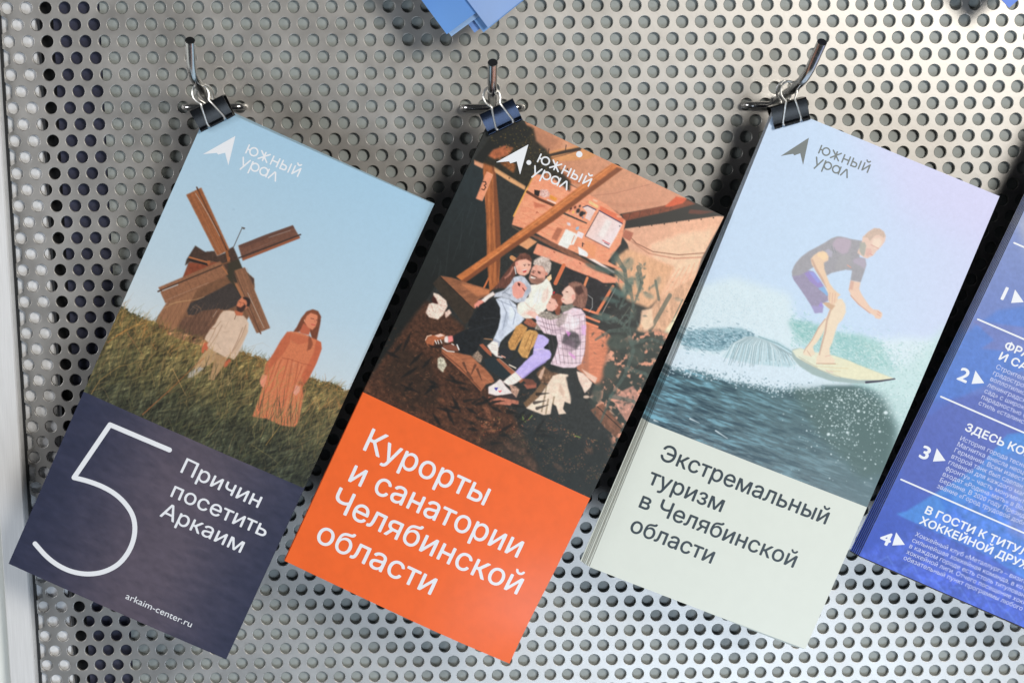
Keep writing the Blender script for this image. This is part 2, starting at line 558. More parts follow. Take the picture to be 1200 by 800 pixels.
def paint_windmill():
    c = Canvas(0, 100, 520, 590)
    c.mott = .045
    full = [(0, 100), (520, 100), (520, 590), (0, 590)]
    c.grad(full, (400, 150), (150, 202, 240), (170, 380), (212, 222, 228))
    c.grad(full, (430, 170), (160, 208, 240), (330, 430), (212, 224, 230), .55)
    c.grad(full, (190, 300), (190, 214, 228), (165, 372), (226, 222, 216), .3)
    # sky grain
    c.put((np.ones((c.h, c.w), np.float32), slice(0, c.h), slice(0, c.w)), (186, 210, 226), .12, .10, 1.2, 5)
    # grass bank
    hz = [(90, 372), (143, 358), (149, 362), (155, 366), (163, 370), (172, 373), (182, 375), (200, 384), (240, 396), (262, 404),
          (284, 411), (296, 416), (304, 418), (314, 421), (330, 428), (352, 440), (366, 444), (378, 447), (386, 449), (394, 451), (405, 459), (430, 470),
          (430, 600), (0, 600), (0, 470)]
    c.grad(hz, (190, 372), (122, 104, 62), (150, 505), (52, 56, 44), 1, .8, .25, 6, 3)
    # mill body
    c.poly([(222, 307), (217, 320), (208, 338), (195, 356), (183, 375), (200, 392), (250, 408), (275, 398), (292, 370), (299, 335), (298, 325), (284, 313), (262, 300)], (128, 90, 66), 1, .4, .22, (6, 1.2), 4)
    c.frame(180, 300, 8)
    c.poly([(330, 60), (500, 60), (620, 40), (700, 160), (640, 200), (560, 200), (280, 190)], (140, 78, 54), 1, .3, .2)
    c.poly([(45, 560), (120, 440), (420, 300), (350, 430), (210, 680), (60, 660)], (155, 108, 78), 1, .5, .15, (5, 1))
    c.poly([(420, 300), (530, 235), (720, 190), (725, 260), (600, 310), (470, 380), (350, 430)], (122, 84, 60), 1, .4, .2)
    c.poly([(320, 500), (350, 430), (470, 375), (600, 310), (725, 240), (790, 280), (850, 380), (790, 450), (690, 495), (600, 490), (520, 505), (470, 500), (400, 545), (330, 540)], (64, 56, 53), 1, .8, .22, 1.5)
    c.poly([(350, 560), (480, 500), (620, 480), (640, 500), (500, 740), (380, 740), (210, 680), (300, 560)], (108, 76, 60), 1, .6, .25, (5, 1.2))
    for i in range(26):
        x = 60 + i * 22
        c.line([(x + 90, 430 + (i % 3) * 20), (x - 40, 690)], .5, (175, 125, 92) if i % 2 else (88, 60, 46), .35)
    c.line([(620, 485), (520, 640)], 1.2, (150, 105, 78), .7)
    c.line([(600, 500), (560, 560)], .7, (222, 200, 180), .6)
    c.lines([[(150, 440), (300, 410), (420, 395), (480, 370)], [(100, 480), (220, 420), (350, 405)]], .8, (196, 150, 106), .7)
    c.lines([[(400, 440), (440, 470), (460, 520), (440, 560)], [(370, 460), (420, 490), (400, 530)], [(350, 500), (390, 450), (450, 480)]], .6, (150, 115, 92), .6)
    # roof
    c.frame(180, 210, 6.667)
    c.poly([(330, 512), (405, 560), (480, 553), (500, 592), (560, 570), (590, 540), (625, 520), (660, 600), (692, 690), (650, 760), (600, 740), (545, 650), (440, 630), (430, 660), (350, 655), (290, 640), (250, 668), (262, 620)], (74, 55, 46), 1, .3, .25, 2)
    c.poly([(285, 640), (430, 665), (520, 640), (400, 690), (240, 755), (270, 700)], (142, 72, 48), 1, .3, .2)
    c.line([(282, 602), (430, 643)], 1.6, (196, 118, 72)); c.line([(285, 622), (425, 662)], 1.8, (40, 32, 30))
    c.poly([(425, 628), (448, 630), (440, 665), (425, 660)], (170, 100, 62))
    c.poly([(600, 690), (690, 680), (780, 770), (785, 800), (640, 800), (560, 740)], (66, 56, 46), 1, .4, .2)
    def sail(pts, col, lines, dark):
        c.poly(pts, col, 1, .2, .16, 1.6, 9)
        P = np.array(pts[:4], float)
        for k in range(1, 9):
            t = k / 9 + (.02 if k % 2 else -.015)
            A = P[0] * (1-t) + P[1] * t; B = P[3] * (1-t) + P[2] * t
            c.line([A, B], .45, [v * (.72 if k % 3 else 1.18) for v in col], .55)
    sail([(258, 118), (375, 62), (597, 545), (500, 592)], (160, 98, 62), 5, 0)
    c.line([(340, 60), (420, 230), (520, 430), (590, 580)], 1.7, (92, 56, 38)); c.line([(352, 90), (560, 520)], .8, (122, 76, 50))
    c.line([(330, 105), (430, 270), (520, 440)], .6, (205, 205, 205), .8); c.line([(410, 360), (520, 570)], .35, (190, 170, 150), .6)
    c.line([(575, 560), (590, 640)], 3, (150, 92, 56)); c.oval(590, 615, 12, 18, (165, 98, 60))
    sail([(663, 512), (1088, 355), (1145, 455), (698, 630)], (118, 78, 62), 5, 0)
    c.poly([(665, 512), (880, 425), (1088, 355), (1100, 375), (700, 530)], (96, 64, 54), .7)
    c.poly([(700, 612), (1140, 440), (1143, 456), (698, 630)], (158, 92, 62), 1)
    c.line([(670, 608), (1148, 428)], 1.6, (66, 48, 42)); c.line([(900, 450), (1070, 395)], .5, (190, 185, 180), .8); c.line([(720, 570), (960, 470)], .35, (170, 150, 140), .6)
    c.frame(180, 300, 8)
    sail([(50, 285), (630, 40), (705, 165), (120, 435)], (150, 102, 74), 5, 0)
    c.poly([(45, 280), (80, 330), (50, 328)], (205, 218, 226), .9)
    c.line([(50, 322), (640, 78)], 1.9, (88, 62, 48)); c.line([(90, 315), (235, 258)], .9, (212, 220, 222), .9)
    c.line([(645, 90), (703, 165)], 1.0, (186, 118, 72)); c.line([(640, 70), (720, 45)], 1.6, (120, 80, 56))
    c.line([(120, 405), (520, 240)], .4, (205, 180, 160), .6)
    c.poly([(900, 180), (945, 205), (938, 262), (900, 250)], (84, 62, 54), 1, .2)
    c.poly([(755, 120), (860, 98), (900, 190), (1000, 430), (1096, 665), (970, 715), (880, 520)], (142, 98, 72), 1, .2, .16, 1.6, 8)
    for k in range(7):
        c.line([(775 + k * 17, 130 - k * 4), (980 + k * 16, 700 - k * 7)], .45, (100, 68, 52) if k % 3 else (178, 128, 96), .5)
    c.line([(780, 260), (850, 390)], 3.2, (170, 112, 76)); c.line([(880, 480), (1008, 715)], 1.8, (122, 80, 58))
    c.line([(760, 130), (1000, 700)], .9, (84, 58, 46), .8)
    c.line([(885, 335), (1040, 665)], .55, (212, 208, 200), .8)
    c.poly([(700, 60), (800, 20), (835, 100), (755, 130), (740, 200), (800, 330), (775, 300), (700, 200)], (60, 54, 42), .95, .5)
    c.frame(180, 210, 6.667)
    c.line([(628, 522), (660, 450), (692, 378)], .8, (84, 74, 70)); c.poly([(688, 368), (718, 374), (712, 388), (696, 382)], (96, 86, 80))
    c.oval(625, 232, 9, 4, (150, 178, 202), .7, 1)
    c.frame(0, 0, 1)
    # dark foot of the meadow
    c.grad([(90, 430), (360, 500), (400, 590), (60, 590)], (230, 430), (40, 46, 40), (200, 520), (40, 46, 40), .35, 14)
    # matted grass texture, strands leaning right
    r = np.random.default_rng(3)
    c.frame(0, 0, 1)
    gm = c.mask(hz, .6)
    m_, ys_, xs_ = gm
    hh, ww = m_.shape
    yy_, xx_ = np.mgrid[0:hh, 0:ww]
    for k_, (an_, ce_) in enumerate(((.9, (4., 40)), (1.4, (3.5, 30)), (.35, (4.2, 34)))):
        big = fbm(hh + ww, hh + ww, ce_, 40 + k_, 3)
        u_ = (xx_ * math.sin(an_) - yy_ * math.cos(an_)); v_ = (xx_ * math.cos(an_) + yy_ * math.sin(an_))
        nn = big[(v_ - v_.min()).astype(int) % (hh + ww), (u_ - u_.min()).astype(int) % (hh + ww)]
        f_ = 1 + (nn - .5) * 1.1
        c.c[ys_, xs_] *= (1 + (f_ - 1) * m_)[..., None]
    c.c[ys_, xs_] *= (1 + (fbm(hh, ww, 26, 55, 3) - .5) * .9 * m_)[..., None]
    def blades(n, ysel, cols, ln, wd, al, lean=(-.3, 1.4)):
        c.frame(0, 0, 1)
        for i in range(n):
            x = r.uniform(85, 420); top = np.interp(x, [p[0] for p in hz[:21]], [p[1] for p in hz[:21]])
            y = top + ysel(r)
            L = r.uniform(*ln); a = r.uniform(*lean)
            bend = r.normal(0, .25) * L
            dx, dy = math.sin(a) * L, -math.cos(a) * L
            col = cols[r.integers(len(cols))]
            if L > 14: c.line([(x, y), (x + dx*.5 + bend*.4, y + dy*.5), (x + dx + bend, y + dy + abs(bend)*.4)], wd, col, al * r.uniform(.5, 1), .3)
            else: c.line([(x, y), (x + dx + bend, y + dy)], wd, col, al * r.uniform(.5, 1), .3)
    low = [(60, 66, 48), (84, 90, 60), (44, 48, 38), (104, 100, 66), (120, 108, 72), (38, 44, 36), (74, 78, 54)]
    mid = [(140, 118, 74), (108, 96, 56), (70, 74, 46), (166, 132, 84), (86, 84, 50), (128, 116, 62)]
    blades(1500, lambda q: q.uniform(50, 150), low, (6, 22), .8, .6)
    blades(700, lambda q: q.uniform(40, 150), [(122, 118, 78), (96, 104, 66), (136, 122, 80)], (8, 24), .6, .6)
    blades(1900, lambda q: q.uniform(5, 90), mid + low, (6, 20), .7, .6)
    blades(1100, lambda q: q.uniform(-1, 30), mid, (4, 13), .7, .7)
    blades(150, lambda q: q.uniform(0, 14), [(188, 136, 78), (170, 104, 58), (150, 124, 70), (90, 78, 44)], (6, 16), .6, .8)
    # leafy tufts on the skyline
    for i in range(420):
        x = r.uniform(360, 412) if i % 3 else r.uniform(283, 312) if i % 2 else r.uniform(140, 172)
        top = np.interp(x, [p[0] for p in hz[:21]], [p[1] for p in hz[:21]])
        c.oval(x, top + r.exponential(4) - 2, r.uniform(.5, 1.4), r.uniform(.4, 1.1), [(96, 84, 46), (130, 98, 52), (66, 64, 40), (150, 118, 70)][i % 4], .85)
    # man
    c.frame(210, 330, 6.667)
    pants = (192, 156, 118)
    c.poly([(230, 508), (300, 540), (285, 600), (240, 640), (200, 655), (165, 690), (130, 715), (75, 735), (110, 668), (150, 610), (185, 560)], pants, 1, .3, .12)
    c.poly([(290, 548), (385, 585), (355, 640), (320, 690), (290, 735), (275, 760), (235, 750), (255, 700), (270, 640)], (180, 142, 104), 1, .3, .12)
    c.poly([(85, 700), (160, 655), (200, 665), (110, 735), (70, 742)], (190, 190, 192), .7, .4)
    c.poly([(182, 505), (200, 470), (230, 463), (235, 490), (222, 530), (205, 520), (195, 548), (178, 545)], (206, 100, 70), 1, .2)
    c.poly([(362, 620), (395, 592), (410, 608), (372, 655), (352, 655)], (196, 92, 66), 1, .2)
    shirt = (224, 194, 170)
    c.poly([(352, 218), (400, 216), (435, 222), (450, 250), (505, 256), (530, 285), (546, 320), (540, 385), (505, 465), (465, 555), (430, 600), (393, 580), (412, 545), (380, 588), (300, 545), (238, 512), (222, 488), (232, 465), (204, 440), (212, 415), (245, 365), (285, 320), (300, 290), (325, 245)], shirt, 1, .3, .07, 4)
    c.lines([[(330, 300), (290, 350), (270, 400), (235, 465)], [(340, 330), (300, 410), (240, 500)]], .9, (176, 140, 112), .7)
    c.lines([[(525, 330), (490, 420), (440, 510), (412, 548)], [(500, 350), (460, 450), (420, 530)]], 1.2, (176, 142, 118), .75)
    c.poly([(526, 335), (500, 400), (450, 500), (415, 545), (440, 560), (500, 460), (540, 380)], (206, 172, 142), .6, .4)
    c.lines([[(350, 385), (395, 380)], [(300, 470), (330, 520)], [(390, 300), (360, 360)]], .6, (190, 158, 132), .7)
    c.line([(448, 250), (436, 285)], .7, (120, 90, 70)); c.line([(245, 360), (285, 355)], 1.2, (170, 124, 96), .6)
    c.poly([(435, 215), (502, 232), (497, 258), (447, 254)], (200, 112, 78), 1, .2)
    c.poly([(452, 175), (462, 145), (492, 115), (520, 120), (545, 150), (540, 190), (510, 215), (470, 212), (450, 196)], (214, 128, 92), 1, .2)
    c.poly([(448, 180), (462, 186), (485, 192), (500, 182), (515, 165), (526, 185), (510, 218), (488, 232), (458, 220)], (66, 44, 38), 1, .25)
    c.poly([(500, 113), (535, 112), (556, 130), (560, 160), (548, 188), (528, 188), (534, 160), (528, 140), (502, 125)], (50, 38, 36), 1, .2)
    c.line([(470, 150), (488, 156)], .6, (110, 60, 46)); c.line([(500, 158), (514, 164)], .6, (110, 60, 46)); c.line([(484, 165), (478, 178)], .5, (170, 90, 66)); c.line([(468, 190), (486, 194)], .5, (170, 80, 66))
    # woman
    c.frame(290, 350, 5)
    c.poly([(350, 68), (385, 57), (415, 68), (432, 100), (428, 140), (415, 200), (405, 248), (380, 230), (368, 190), (330, 150), (325, 175), (300, 190), (268, 190), (290, 160), (318, 105)], (122, 66, 44), 1, .3, .2, (3, 1))
    dress = (216, 124, 84)
    c.poly([(248, 185), (300, 190), (345, 205), (375, 222), (405, 235), (432, 250), (434, 285), (420, 330), (395, 390), (360, 455), (330, 500), (322, 520), (330, 560), (318, 620), (305, 690), (300, 722), (275, 745), (250, 742), (200, 735), (150, 712), (110, 692), (70, 690), (32, 682), (55, 615), (78, 550), (95, 500), (105, 460), (120, 400), (150, 350), (190, 290), (225, 230)], dress, 1, .3, .10, 1.2, 6)
    c.poly([(235, 186), (258, 192), (250, 250), (215, 310), (180, 350), (140, 395), (118, 440), (96, 432), (110, 375), (150, 320), (195, 240)], (198, 104, 70), 1, .3, .08)
    c.poly([(405, 236), (432, 250), (436, 290), (405, 375), (365, 455), (325, 510), (298, 496), (320, 440), (360, 370), (390, 310)], (200, 102, 68), 1, .3, .08)
    c.poly([(258, 195), (375, 225), (360, 250), (300, 262), (255, 235)], (190, 94, 64), .5, .8)
    for pts in ([(200, 350), (170, 420), (130, 560), (110, 680)], [(240, 345), (215, 440), (180, 560), (160, 700)], [(300, 365), (285, 450), (265, 560), (255, 660), (275, 735)],
                [(320, 390), (290, 470), (270, 540)], [(265, 350), (245, 470), (215, 640), (205, 730)], [(330, 520), (300, 640), (290, 710)], [(170, 360), (120, 500), (80, 600)]):
        c.line(pts, 1.2, (168, 84, 58), .6, .5)
        c.line([(x + 14, y) for x, y in pts], .9, (236, 152, 110), .4)
    c.line([(205, 340), (250, 348), (320, 372), (375, 385)], .8, (170, 86, 58), .8)
    c.poly([(330, 138), (370, 172), (362, 208), (318, 198), (305, 190)], (196, 102, 72), 1, .3)
    c.poly([(333, 100), (350, 80), (385, 72), (412, 95), (410, 130), (398, 162), (380, 178), (352, 160), (335, 130)], (228, 140, 104), 1, .2)
    c.poly([(345, 72), (382, 60), (410, 75), (400, 88), (372, 78), (348, 95), (335, 125), (328, 100)], (136, 74, 48), 1, .3)
    c.line([(372, 110), (390, 113)], .7, (110, 58, 44)); c.line([(402, 120), (410, 123)], .6, (110, 58, 44)); c.line([(392, 118), (398, 134)], .5, (190, 100, 76)); c.line([(376, 145), (396, 150)], .8, (196, 70, 66)); c.oval(334, 122, 3, 6, (225, 170, 130))
    c.poly([(360, 205), (375, 225), (385, 260), (372, 290), (350, 300), (358, 250)], (134, 70, 46), .8, .4)
    c.poly([(92, 435), (116, 440), (110, 478), (98, 512), (82, 505), (74, 472)], (240, 150, 122), 1, .2)
    c.poly([(285, 500), (312, 508), (306, 540), (285, 560), (270, 548)], (236, 160, 140), 1, .2)
    for (x, y, rx, ry, ro, a, cc) in ((262, 405, 5, 14, .5, .30, (150, 112, 84)), (286, 388, 4, 14, .45, .28, (150, 116, 92)), (270, 375, 5, 8, .3, .25, (248, 224, 200)), (246, 440, 7, 5, .5, .45, (96, 84, 60)), (262, 436, 6, 6, .4, .35, (100, 84, 60)),
                                      (318, 470, 5, 22, .5, .30, (246, 160, 116)), (334, 478, 4, 20, .35, .32, (150, 74, 54)), (305, 482, 4, 14, .5, .35, (140, 76, 56)), (345, 470, 4, 18, .4, .25, (250, 168, 124)), (350, 400, 5, 9, .5, .28, (240, 150, 108)), (366, 372, 4, 4, 0, .3, (246, 180, 140)), (366, 426, 3, 14, .5, .30, (150, 72, 50)), (322, 405, 4, 12, .6, .22, (244, 150, 104)), (314, 488, 16, 6, .35, .5, (92, 84, 58)), (342, 498, 10, 5, .4, .55, (96, 80, 56))):
        c.oval(x, y, rx, ry, cc, a, 2.2, ro)
    for i in range(160):
        x = r.uniform(305, 372); y = r.uniform(405, 490)
        if abs(x - 338) < 30: c.oval(x, y, .5, .5, (236, 156, 118) if i % 2 else (176, 92, 66), .35)
    # stalks in front of the figures
    c.frame(0, 0, 1)
    lg = [(178, 146, 96), (150, 140, 92), (196, 160, 110), (130, 122, 78)]
    blades(170, lambda q: q.uniform(45, 125), low + lg, (10, 26), .6, .6)
    blades(420, lambda q: q.uniform(18, 78), [(196, 158, 100), (168, 138, 84), (210, 170, 112), (150, 112, 70), (128, 122, 70)], (12, 34), .7, .55, (-.2, 1.2))
    blades(240, lambda q: q.uniform(6, 34), [(206, 150, 84), (190, 120, 64), (176, 140, 84)], (8, 20), .7, .6, (-.4, 1.3))
    for i in range(110):
        x = r.uniform(296, 352); y = r.uniform(472, 512)
        c.line([(x, y), (x + r.uniform(-2, 10), y - r.uniform(8, 26))], .7, low[i % 7] if i % 3 else lg[i % 4], .75, .3)
    for i in range(60):
        x = r.uniform(218, 275); y = r.uniform(428, 452)
        c.line([(x, y), (x + r.uniform(-2, 8), y - r.uniform(6, 18))], .7, low[i % 7] if i % 2 else lg[i % 4], .75, .3)
    for p, w_, col, al in (([(168, 484), (200, 455), (228, 428), (240, 418)], 1.2, (176, 104, 60), .75), ([(108, 460), (118, 444), (140, 428), (172, 421)], 1.0, (172, 134, 78), .8),
                           ([(137, 392), (160, 380), (182, 374)], 1.1, (208, 152, 82), .85), ([(127, 400), (150, 384)], .9, (196, 120, 60), .7), ([(150, 388), (172, 420)], .7, (190, 122, 78), .7),
                           ([(178, 382), (179, 425)], .7, (176, 136, 88), .7), ([(203, 430), (212, 448), (219, 462)], 1.0, (196, 156, 100), .8), ([(242, 510), (268, 478), (290, 450), (302, 440)], .8, (150, 140, 84), .7),
                           ([(312, 520), (328, 498), (336, 486)], .8, (196, 156, 84), .8), ([(296, 520), (318, 534), (330, 545)], .7, (160, 140, 84), .6), ([(356, 486), (378, 456), (392, 440)], .7, (196, 140, 84), .7),
                           ([(282, 411), (296, 404), (308, 400), (317, 406)], .5, (186, 172, 156), .8), ([(284, 408), (300, 412), (316, 416)], .5, (196, 186, 170), .6),
                           ([(140, 362), (150, 352), (158, 341)], .5, (150, 120, 90), .6), ([(172, 372), (176, 362), (186, 356)], .5, (196, 170, 130), .7), ([(353, 450), (340, 470), (320, 500)], .7, (200, 160, 100), .6),
                           ([(334, 428), (318, 446), (300, 466)], .8, (182, 158, 92), .8)):
        c.line(p, w_, col, al, w_ * .4)
    return c

def paint_family():
    c = Canvas(420, 120, 860, 590)
    c.poly([(420, 120), (860, 120), (860, 590), (420, 590)], (44, 46, 45), 1, 0, .25, 2.2, 3)
    r = np.random.default_rng(11)
    # dark canvas wall on the left
    c.grad([(556, 187), (570, 195), (575, 345), (520, 320), (480, 380), (440, 470), (420, 400), (500, 260)], (540, 210), (38, 47, 50), (490, 360), (28, 30, 28), 1, 1, .14, 4, 2)
    for k in range(14):
        x = 530 + r.uniform(-20, 30); y = 240 + r.uniform(-15, 70)
        c.line([(x, y), (x - r.uniform(2, 14), y + r.uniform(15, 50))], .4, (84, 92, 92), .4)
    # forest floor, lower left
    c.poly([(478, 378), (500, 350), (520, 360), (545, 380), (540, 420), (600, 480), (640, 560), (640, 590), (420, 590), (420, 460)], (74, 50, 38), 1, 4, .45, 2.4, 5)
    c.poly([(470, 400), (505, 420), (520, 470), (480, 480), (445, 440)], (52, 40, 32), .8, 7, .3)
    for k in range(2600):
        x = r.uniform(425, 660); y = r.uniform(380, 590)
        if y < 457.5 + (x - 430) * .47 + 2 and (x < 560 or y > 455):
            c.line([(x, y), (x + r.uniform(-3, 3), y + r.uniform(-2, 2))], r.uniform(.4, 1.0), [(132, 92, 68), (96, 62, 44), (44, 34, 28), (160, 112, 84), (30, 28, 25), (110, 66, 50)][k % 6], .5)
    # tent canvas overhead
    c.grad([(613, 138), (860, 245), (808, 235), (790, 250), (730, 252), (712, 262), (690, 228), (665, 213), (640, 192), (622, 168), (618, 150)], (640, 160), (184, 128, 98), (770, 235), (200, 146, 118), 1, .6, .08, 5, 4)
    c.poly([(625, 150), (655, 165), (640, 182), (626, 178)], (160, 112, 88), .6, 3)
    c.poly([(660, 165), (690, 180), (655, 188)], (212, 160, 130), .6, 3)
    c.poly([(640, 178), (678, 170), (700, 180), (690, 186), (640, 190)], (200, 142, 92), .8, 1)
    c.poly([(636, 182), (660, 176), (681, 172), (680, 176), (655, 181), (640, 184)], (54, 44, 38), 1, .4)
    c.line([(645, 185), (662, 181), (678, 176)], .7, (70, 48, 40), .8)
    for x in (642, 662, 679): c.line([(x, 181 - (x - 642) * .25), (x + 1, 174 - (x - 642) * .2)], .9, (50, 38, 34), .9)
    c.poly([(690, 228), (712, 222), (800, 208), (806, 233), (780, 242), (728, 251), (712, 262)], (192, 138, 112), .7, 3)
    c.line([(690, 229), (720, 226), (760, 216)], .8, (150, 100, 80), .5)
    c.line([(700, 236), (730, 240), (770, 238)], 4, (176, 122, 98), .35)
    c.poly([(690, 230), (700, 245), (728, 258), (724, 248), (705, 238)], (132, 92, 74), .7, 2)
    # eave shadow and purlins
    c.poly([(726, 250), (780, 241), (805, 232), (850, 251), (842, 255), (780, 262), (732, 270), (726, 262)], (44, 42, 39), 1, .5)
    c.poly([(728, 250.5), (776, 241), (806, 234), (815, 239), (780, 248), (732, 258)], (120, 66, 46), 1, .6, .2)
    c.poly([(778, 242), (792, 230), (805, 232.5), (800, 238), (785, 242)], (196, 92, 60), 1, .3)
    c.poly([(808, 245), (838, 248), (822, 251), (806, 250)], (104, 56, 44), .8, .6)
    for k in range(5): c.line([(736 + k * 12, 256 - k * 2), (738 + k * 12, 250 - k * 2)], .5, (60, 40, 34), .8)
    # lower canvas and curtain
    c.grad([(732, 267), (842, 253), (849, 254), (822, 302), (814, 328), (775, 348), (745, 322), (735, 285), (728, 275)], (760, 270), (206, 158, 132), (800, 320), (222, 172, 142), 1, .5, .06, 5)
    c.poly([(760, 285), (800, 272), (836, 268), (818, 315), (790, 325), (768, 312)], (238, 192, 164), .6, 5)
    c.line([(734, 272), (745, 284), (765, 294), (795, 298), (826, 296)], 1.0, (120, 80, 64), .85)
    c.line([(740, 282), (760, 296), (790, 302), (822, 301)], 1.8, (176, 126, 104), .7)
    for k in range(7): c.oval(749 + k * 14.5, 265.4 - k * 1.7, .7, .8, (50, 40, 36))
    c.poly([(732, 268), (742, 272), (738, 282), (728, 276)], (166, 104, 84), 1, .6)
    for k in range(6): c.line([(770 + k * 9, 345 - k * 4), (790 + k * 6, 316 - k * 2)], 1.6, (204, 152, 122), .5)
    c.poly([(735, 290), (760, 300), (790, 312), (774, 347), (760, 360), (735, 350), (720, 325), (722, 300)], (206, 160, 126), 1, 3, .12, (9, 3))
    c.poly([(772, 347), (826, 318), (800, 380), (775, 400), (745, 385)], (200, 156, 126), 1, 2, .2, (8, 3))
    for pts, w_ in (([(785, 345), (762, 385)], 5), ([(800, 350), (782, 388)], 1.5), ([(745, 362), (728, 384)], 1.4), ([(738, 358), (724, 378)], 1.2), ([(768, 328), (772, 350)], 3)):
        c.line(pts, w_, (86, 92, 82), .75)
    c.poly([(752, 362), (764, 360), (766, 380), (756, 388), (750, 376)], (230, 190, 160), .9, 1.4)
    c.poly([(775, 392), (794, 366), (788, 395), (776, 402)], (218, 212, 178), .9, 1.2)
    # floor boards
    c.poly([(690, 378), (712, 388), (724, 400), (730, 430), (712, 460), (700, 450), (686, 438), (678, 400)], (200, 122, 92), 1, .6, .14, (1.2, 7), 8)
    c.poly([(672, 372), (690, 378), (690, 440), (676, 430)], (176, 112, 86), 1, .6)
    # kitchen
    c.poly([(625, 203), (642, 205), (660, 212), (688, 226), (712, 240), (733, 258), (727, 285), (712, 305), (735, 318), (700, 306), (650, 284), (625, 270), (600, 262), (603, 250)], (222, 146, 114), 1, .4, .10, (1.6, 9), 9)
    for k in range(7): c.line([(606 + k * 6, 256 - k * 7), (645 + k * 7, 276 - k * 6)], .6, (190, 116, 88), .6)
    c.poly([(645, 195), (668, 205), (688, 216), (668, 214), (650, 208), (632, 210)], (176, 112, 80), 1, .6, .3, 2)
    c.line([(602, 252), (617, 221), (627, 202)], 1.6, (222, 160, 84))
    c.frame(600, 220, 7.275)
    c.line([(130, 28), (230, 90), (370, 150)], 3.2, (96, 58, 42))
    c.poly([(190, 10), (240, 20), (225, 70), (190, 50)], (34, 26, 26)); c.poly([(240, 10), (300, 10), (330, 60), (270, 80), (235, 60)], (214, 170, 160), 1, .3, .4, 1)
    c.poly([(320, 50), (385, 85), (370, 110), (320, 85)], (208, 140, 60), 1, .3); c.line([(300, 95), (370, 125)], 1.2, (230, 200, 190))
    c.poly([(185, 110), (300, 150), (190, 165)], (176, 100, 76), .7, .3); c.poly([(210, 190), (230, 205), (200, 210)], (150, 80, 60), .7)
    c.poly([(440, 200), (640, 292), (632, 300), (560, 270), (430, 215)], (70, 62, 56))
    for x, y, col, rr in ((470, 180, (216, 160, 90), 18), (500, 170, (60, 40, 36), 14), (535, 160, (96, 50, 40), 14), (560, 190, (40, 40, 44), 22), (590, 215, (28, 30, 34), 26), (520, 200, (222, 180, 90), 12), (575, 150, (30, 30, 34), 12), (615, 210, (40, 44, 50), 14), (600, 245, (80, 110, 140), 8), (555, 215, (200, 190, 180), 8), (490, 190, (180, 90, 60), 10)):
        c.oval(x, y, rr * .7, rr, col, 1, .2, .5)
    c.poly([(600, 160), (640, 145), (712, 180), (660, 275), (618, 250), (640, 205)], (214, 190, 184)); c.line([(600, 160), (640, 146), (712, 182)], 1.0, (40, 44, 72))
    c.poly([(655, 100), (735, 150), (725, 170), (650, 125)], (222, 182, 130)); c.poly([(690, 90), (730, 105), (720, 118), (685, 102)], (228, 176, 150))
    c.poly([(750, 150), (900, 225), (948, 262), (940, 300), (742, 185)], (206, 112, 82)); c.poly([(885, 228), (930, 235), (932, 252), (890, 245)], (224, 150, 122))
    c.grad([(740, 190), (938, 302), (890, 400), (825, 508), (622, 402)], (700, 260), (218, 186, 178), (850, 420), (230, 202, 202), 1, .2)
    c.poly([(800, 260), (850, 280), (780, 420), (730, 395)], (236, 210, 206), .8, 1.2); c.line([(738, 188), (938, 300)], 1.0, (36, 40, 76)); c.line([(735, 200), (622, 402)], .7, (60, 50, 56)); c.line([(622, 405), (825, 510)], 1.2, (130, 96, 90), .8)
    c.line([(770, 440), (830, 470)], 1.0, (190, 60, 60), .8); c.line([(785, 460), (800, 468), (822, 480)], .9, (60, 50, 60), .8); c.oval(916, 320, 5, 6, (70, 60, 70))
    c.poly([(385, 325), (430, 345), (380, 445), (335, 420)], (150, 92, 70), .75, .8)
    c.poly([(458, 342), (552, 385), (520, 470), (490, 478), (470, 515), (388, 478)], (242, 216, 210), 1, .2); c.line([(540, 392), (548, 410), (520, 470), (495, 470)], 1.6, (240, 212, 206)); c.line([(530, 400), (505, 462)], 1.0, (214, 140, 112), .9)
    c.poly([(560, 360), (612, 382), (595, 425), (545, 402)], (232, 204, 206)); c.poly([(540, 330), (570, 320), (565, 350), (540, 352)], (150, 170, 190)); c.poly([(465, 285), (495, 292), (498, 318), (470, 308)], (206, 206, 216), .9, .3)
    c.poly([(560, 490), (650, 545), (640, 580), (570, 560)], (238, 220, 222), 1, .3); c.line([(600, 460), (598, 490)], 1.2, (60, 50, 50)); c.line([(600, 468), (615, 470)], .8, (60, 50, 50))
    c.poly([(620, 440), (720, 485), (700, 590), (650, 560), (610, 500)], (222, 146, 106), .9, .3)
    c.poly([(160, 385), (250, 415), (470, 510), (720, 660), (870, 760), (840, 800), (700, 700), (560, 610), (390, 520), (160, 400)], (126, 84, 66), 1, .6, .2)
    c.poly([(0, 308), (60, 345), (150, 395), (150, 410), (60, 360), (0, 325)], (84, 72, 60))
    c.poly([(640, 590), (700, 600), (885, 712), (860, 716)], (234, 206, 200), 1, .3)
    c.poly([(215, 462), (590, 615), (700, 690), (940, 780), (960, 800), (700, 800), (440, 650), (180, 545)], (220, 146, 118), 1, .3, .1)
    c.poly([(130, 405), (215, 450), (130, 515), (50, 470)], (206, 148, 108), 1, .3); c.poly([(0, 480), (60, 480), (180, 545), (160, 580), (0, 540)], (40, 36, 34), .9, .5)
    c.lines([[(440, 650), (370, 800)], [(650, 750), (600, 830)]], 4.5, (196, 110, 74))
    c.line([(355, 535), (362, 540)], 1, (120, 60, 46)); c.line([(575, 630), (582, 636)], 1, (120, 60, 46))
    c.frame(0, 0, 1)
    # under the deck
    c.poly([(664, 312), (700, 326), (716, 336), (705, 360), (690, 375), (670, 352), (652, 350)], (44, 42, 44), 1, .6, .3, 3)
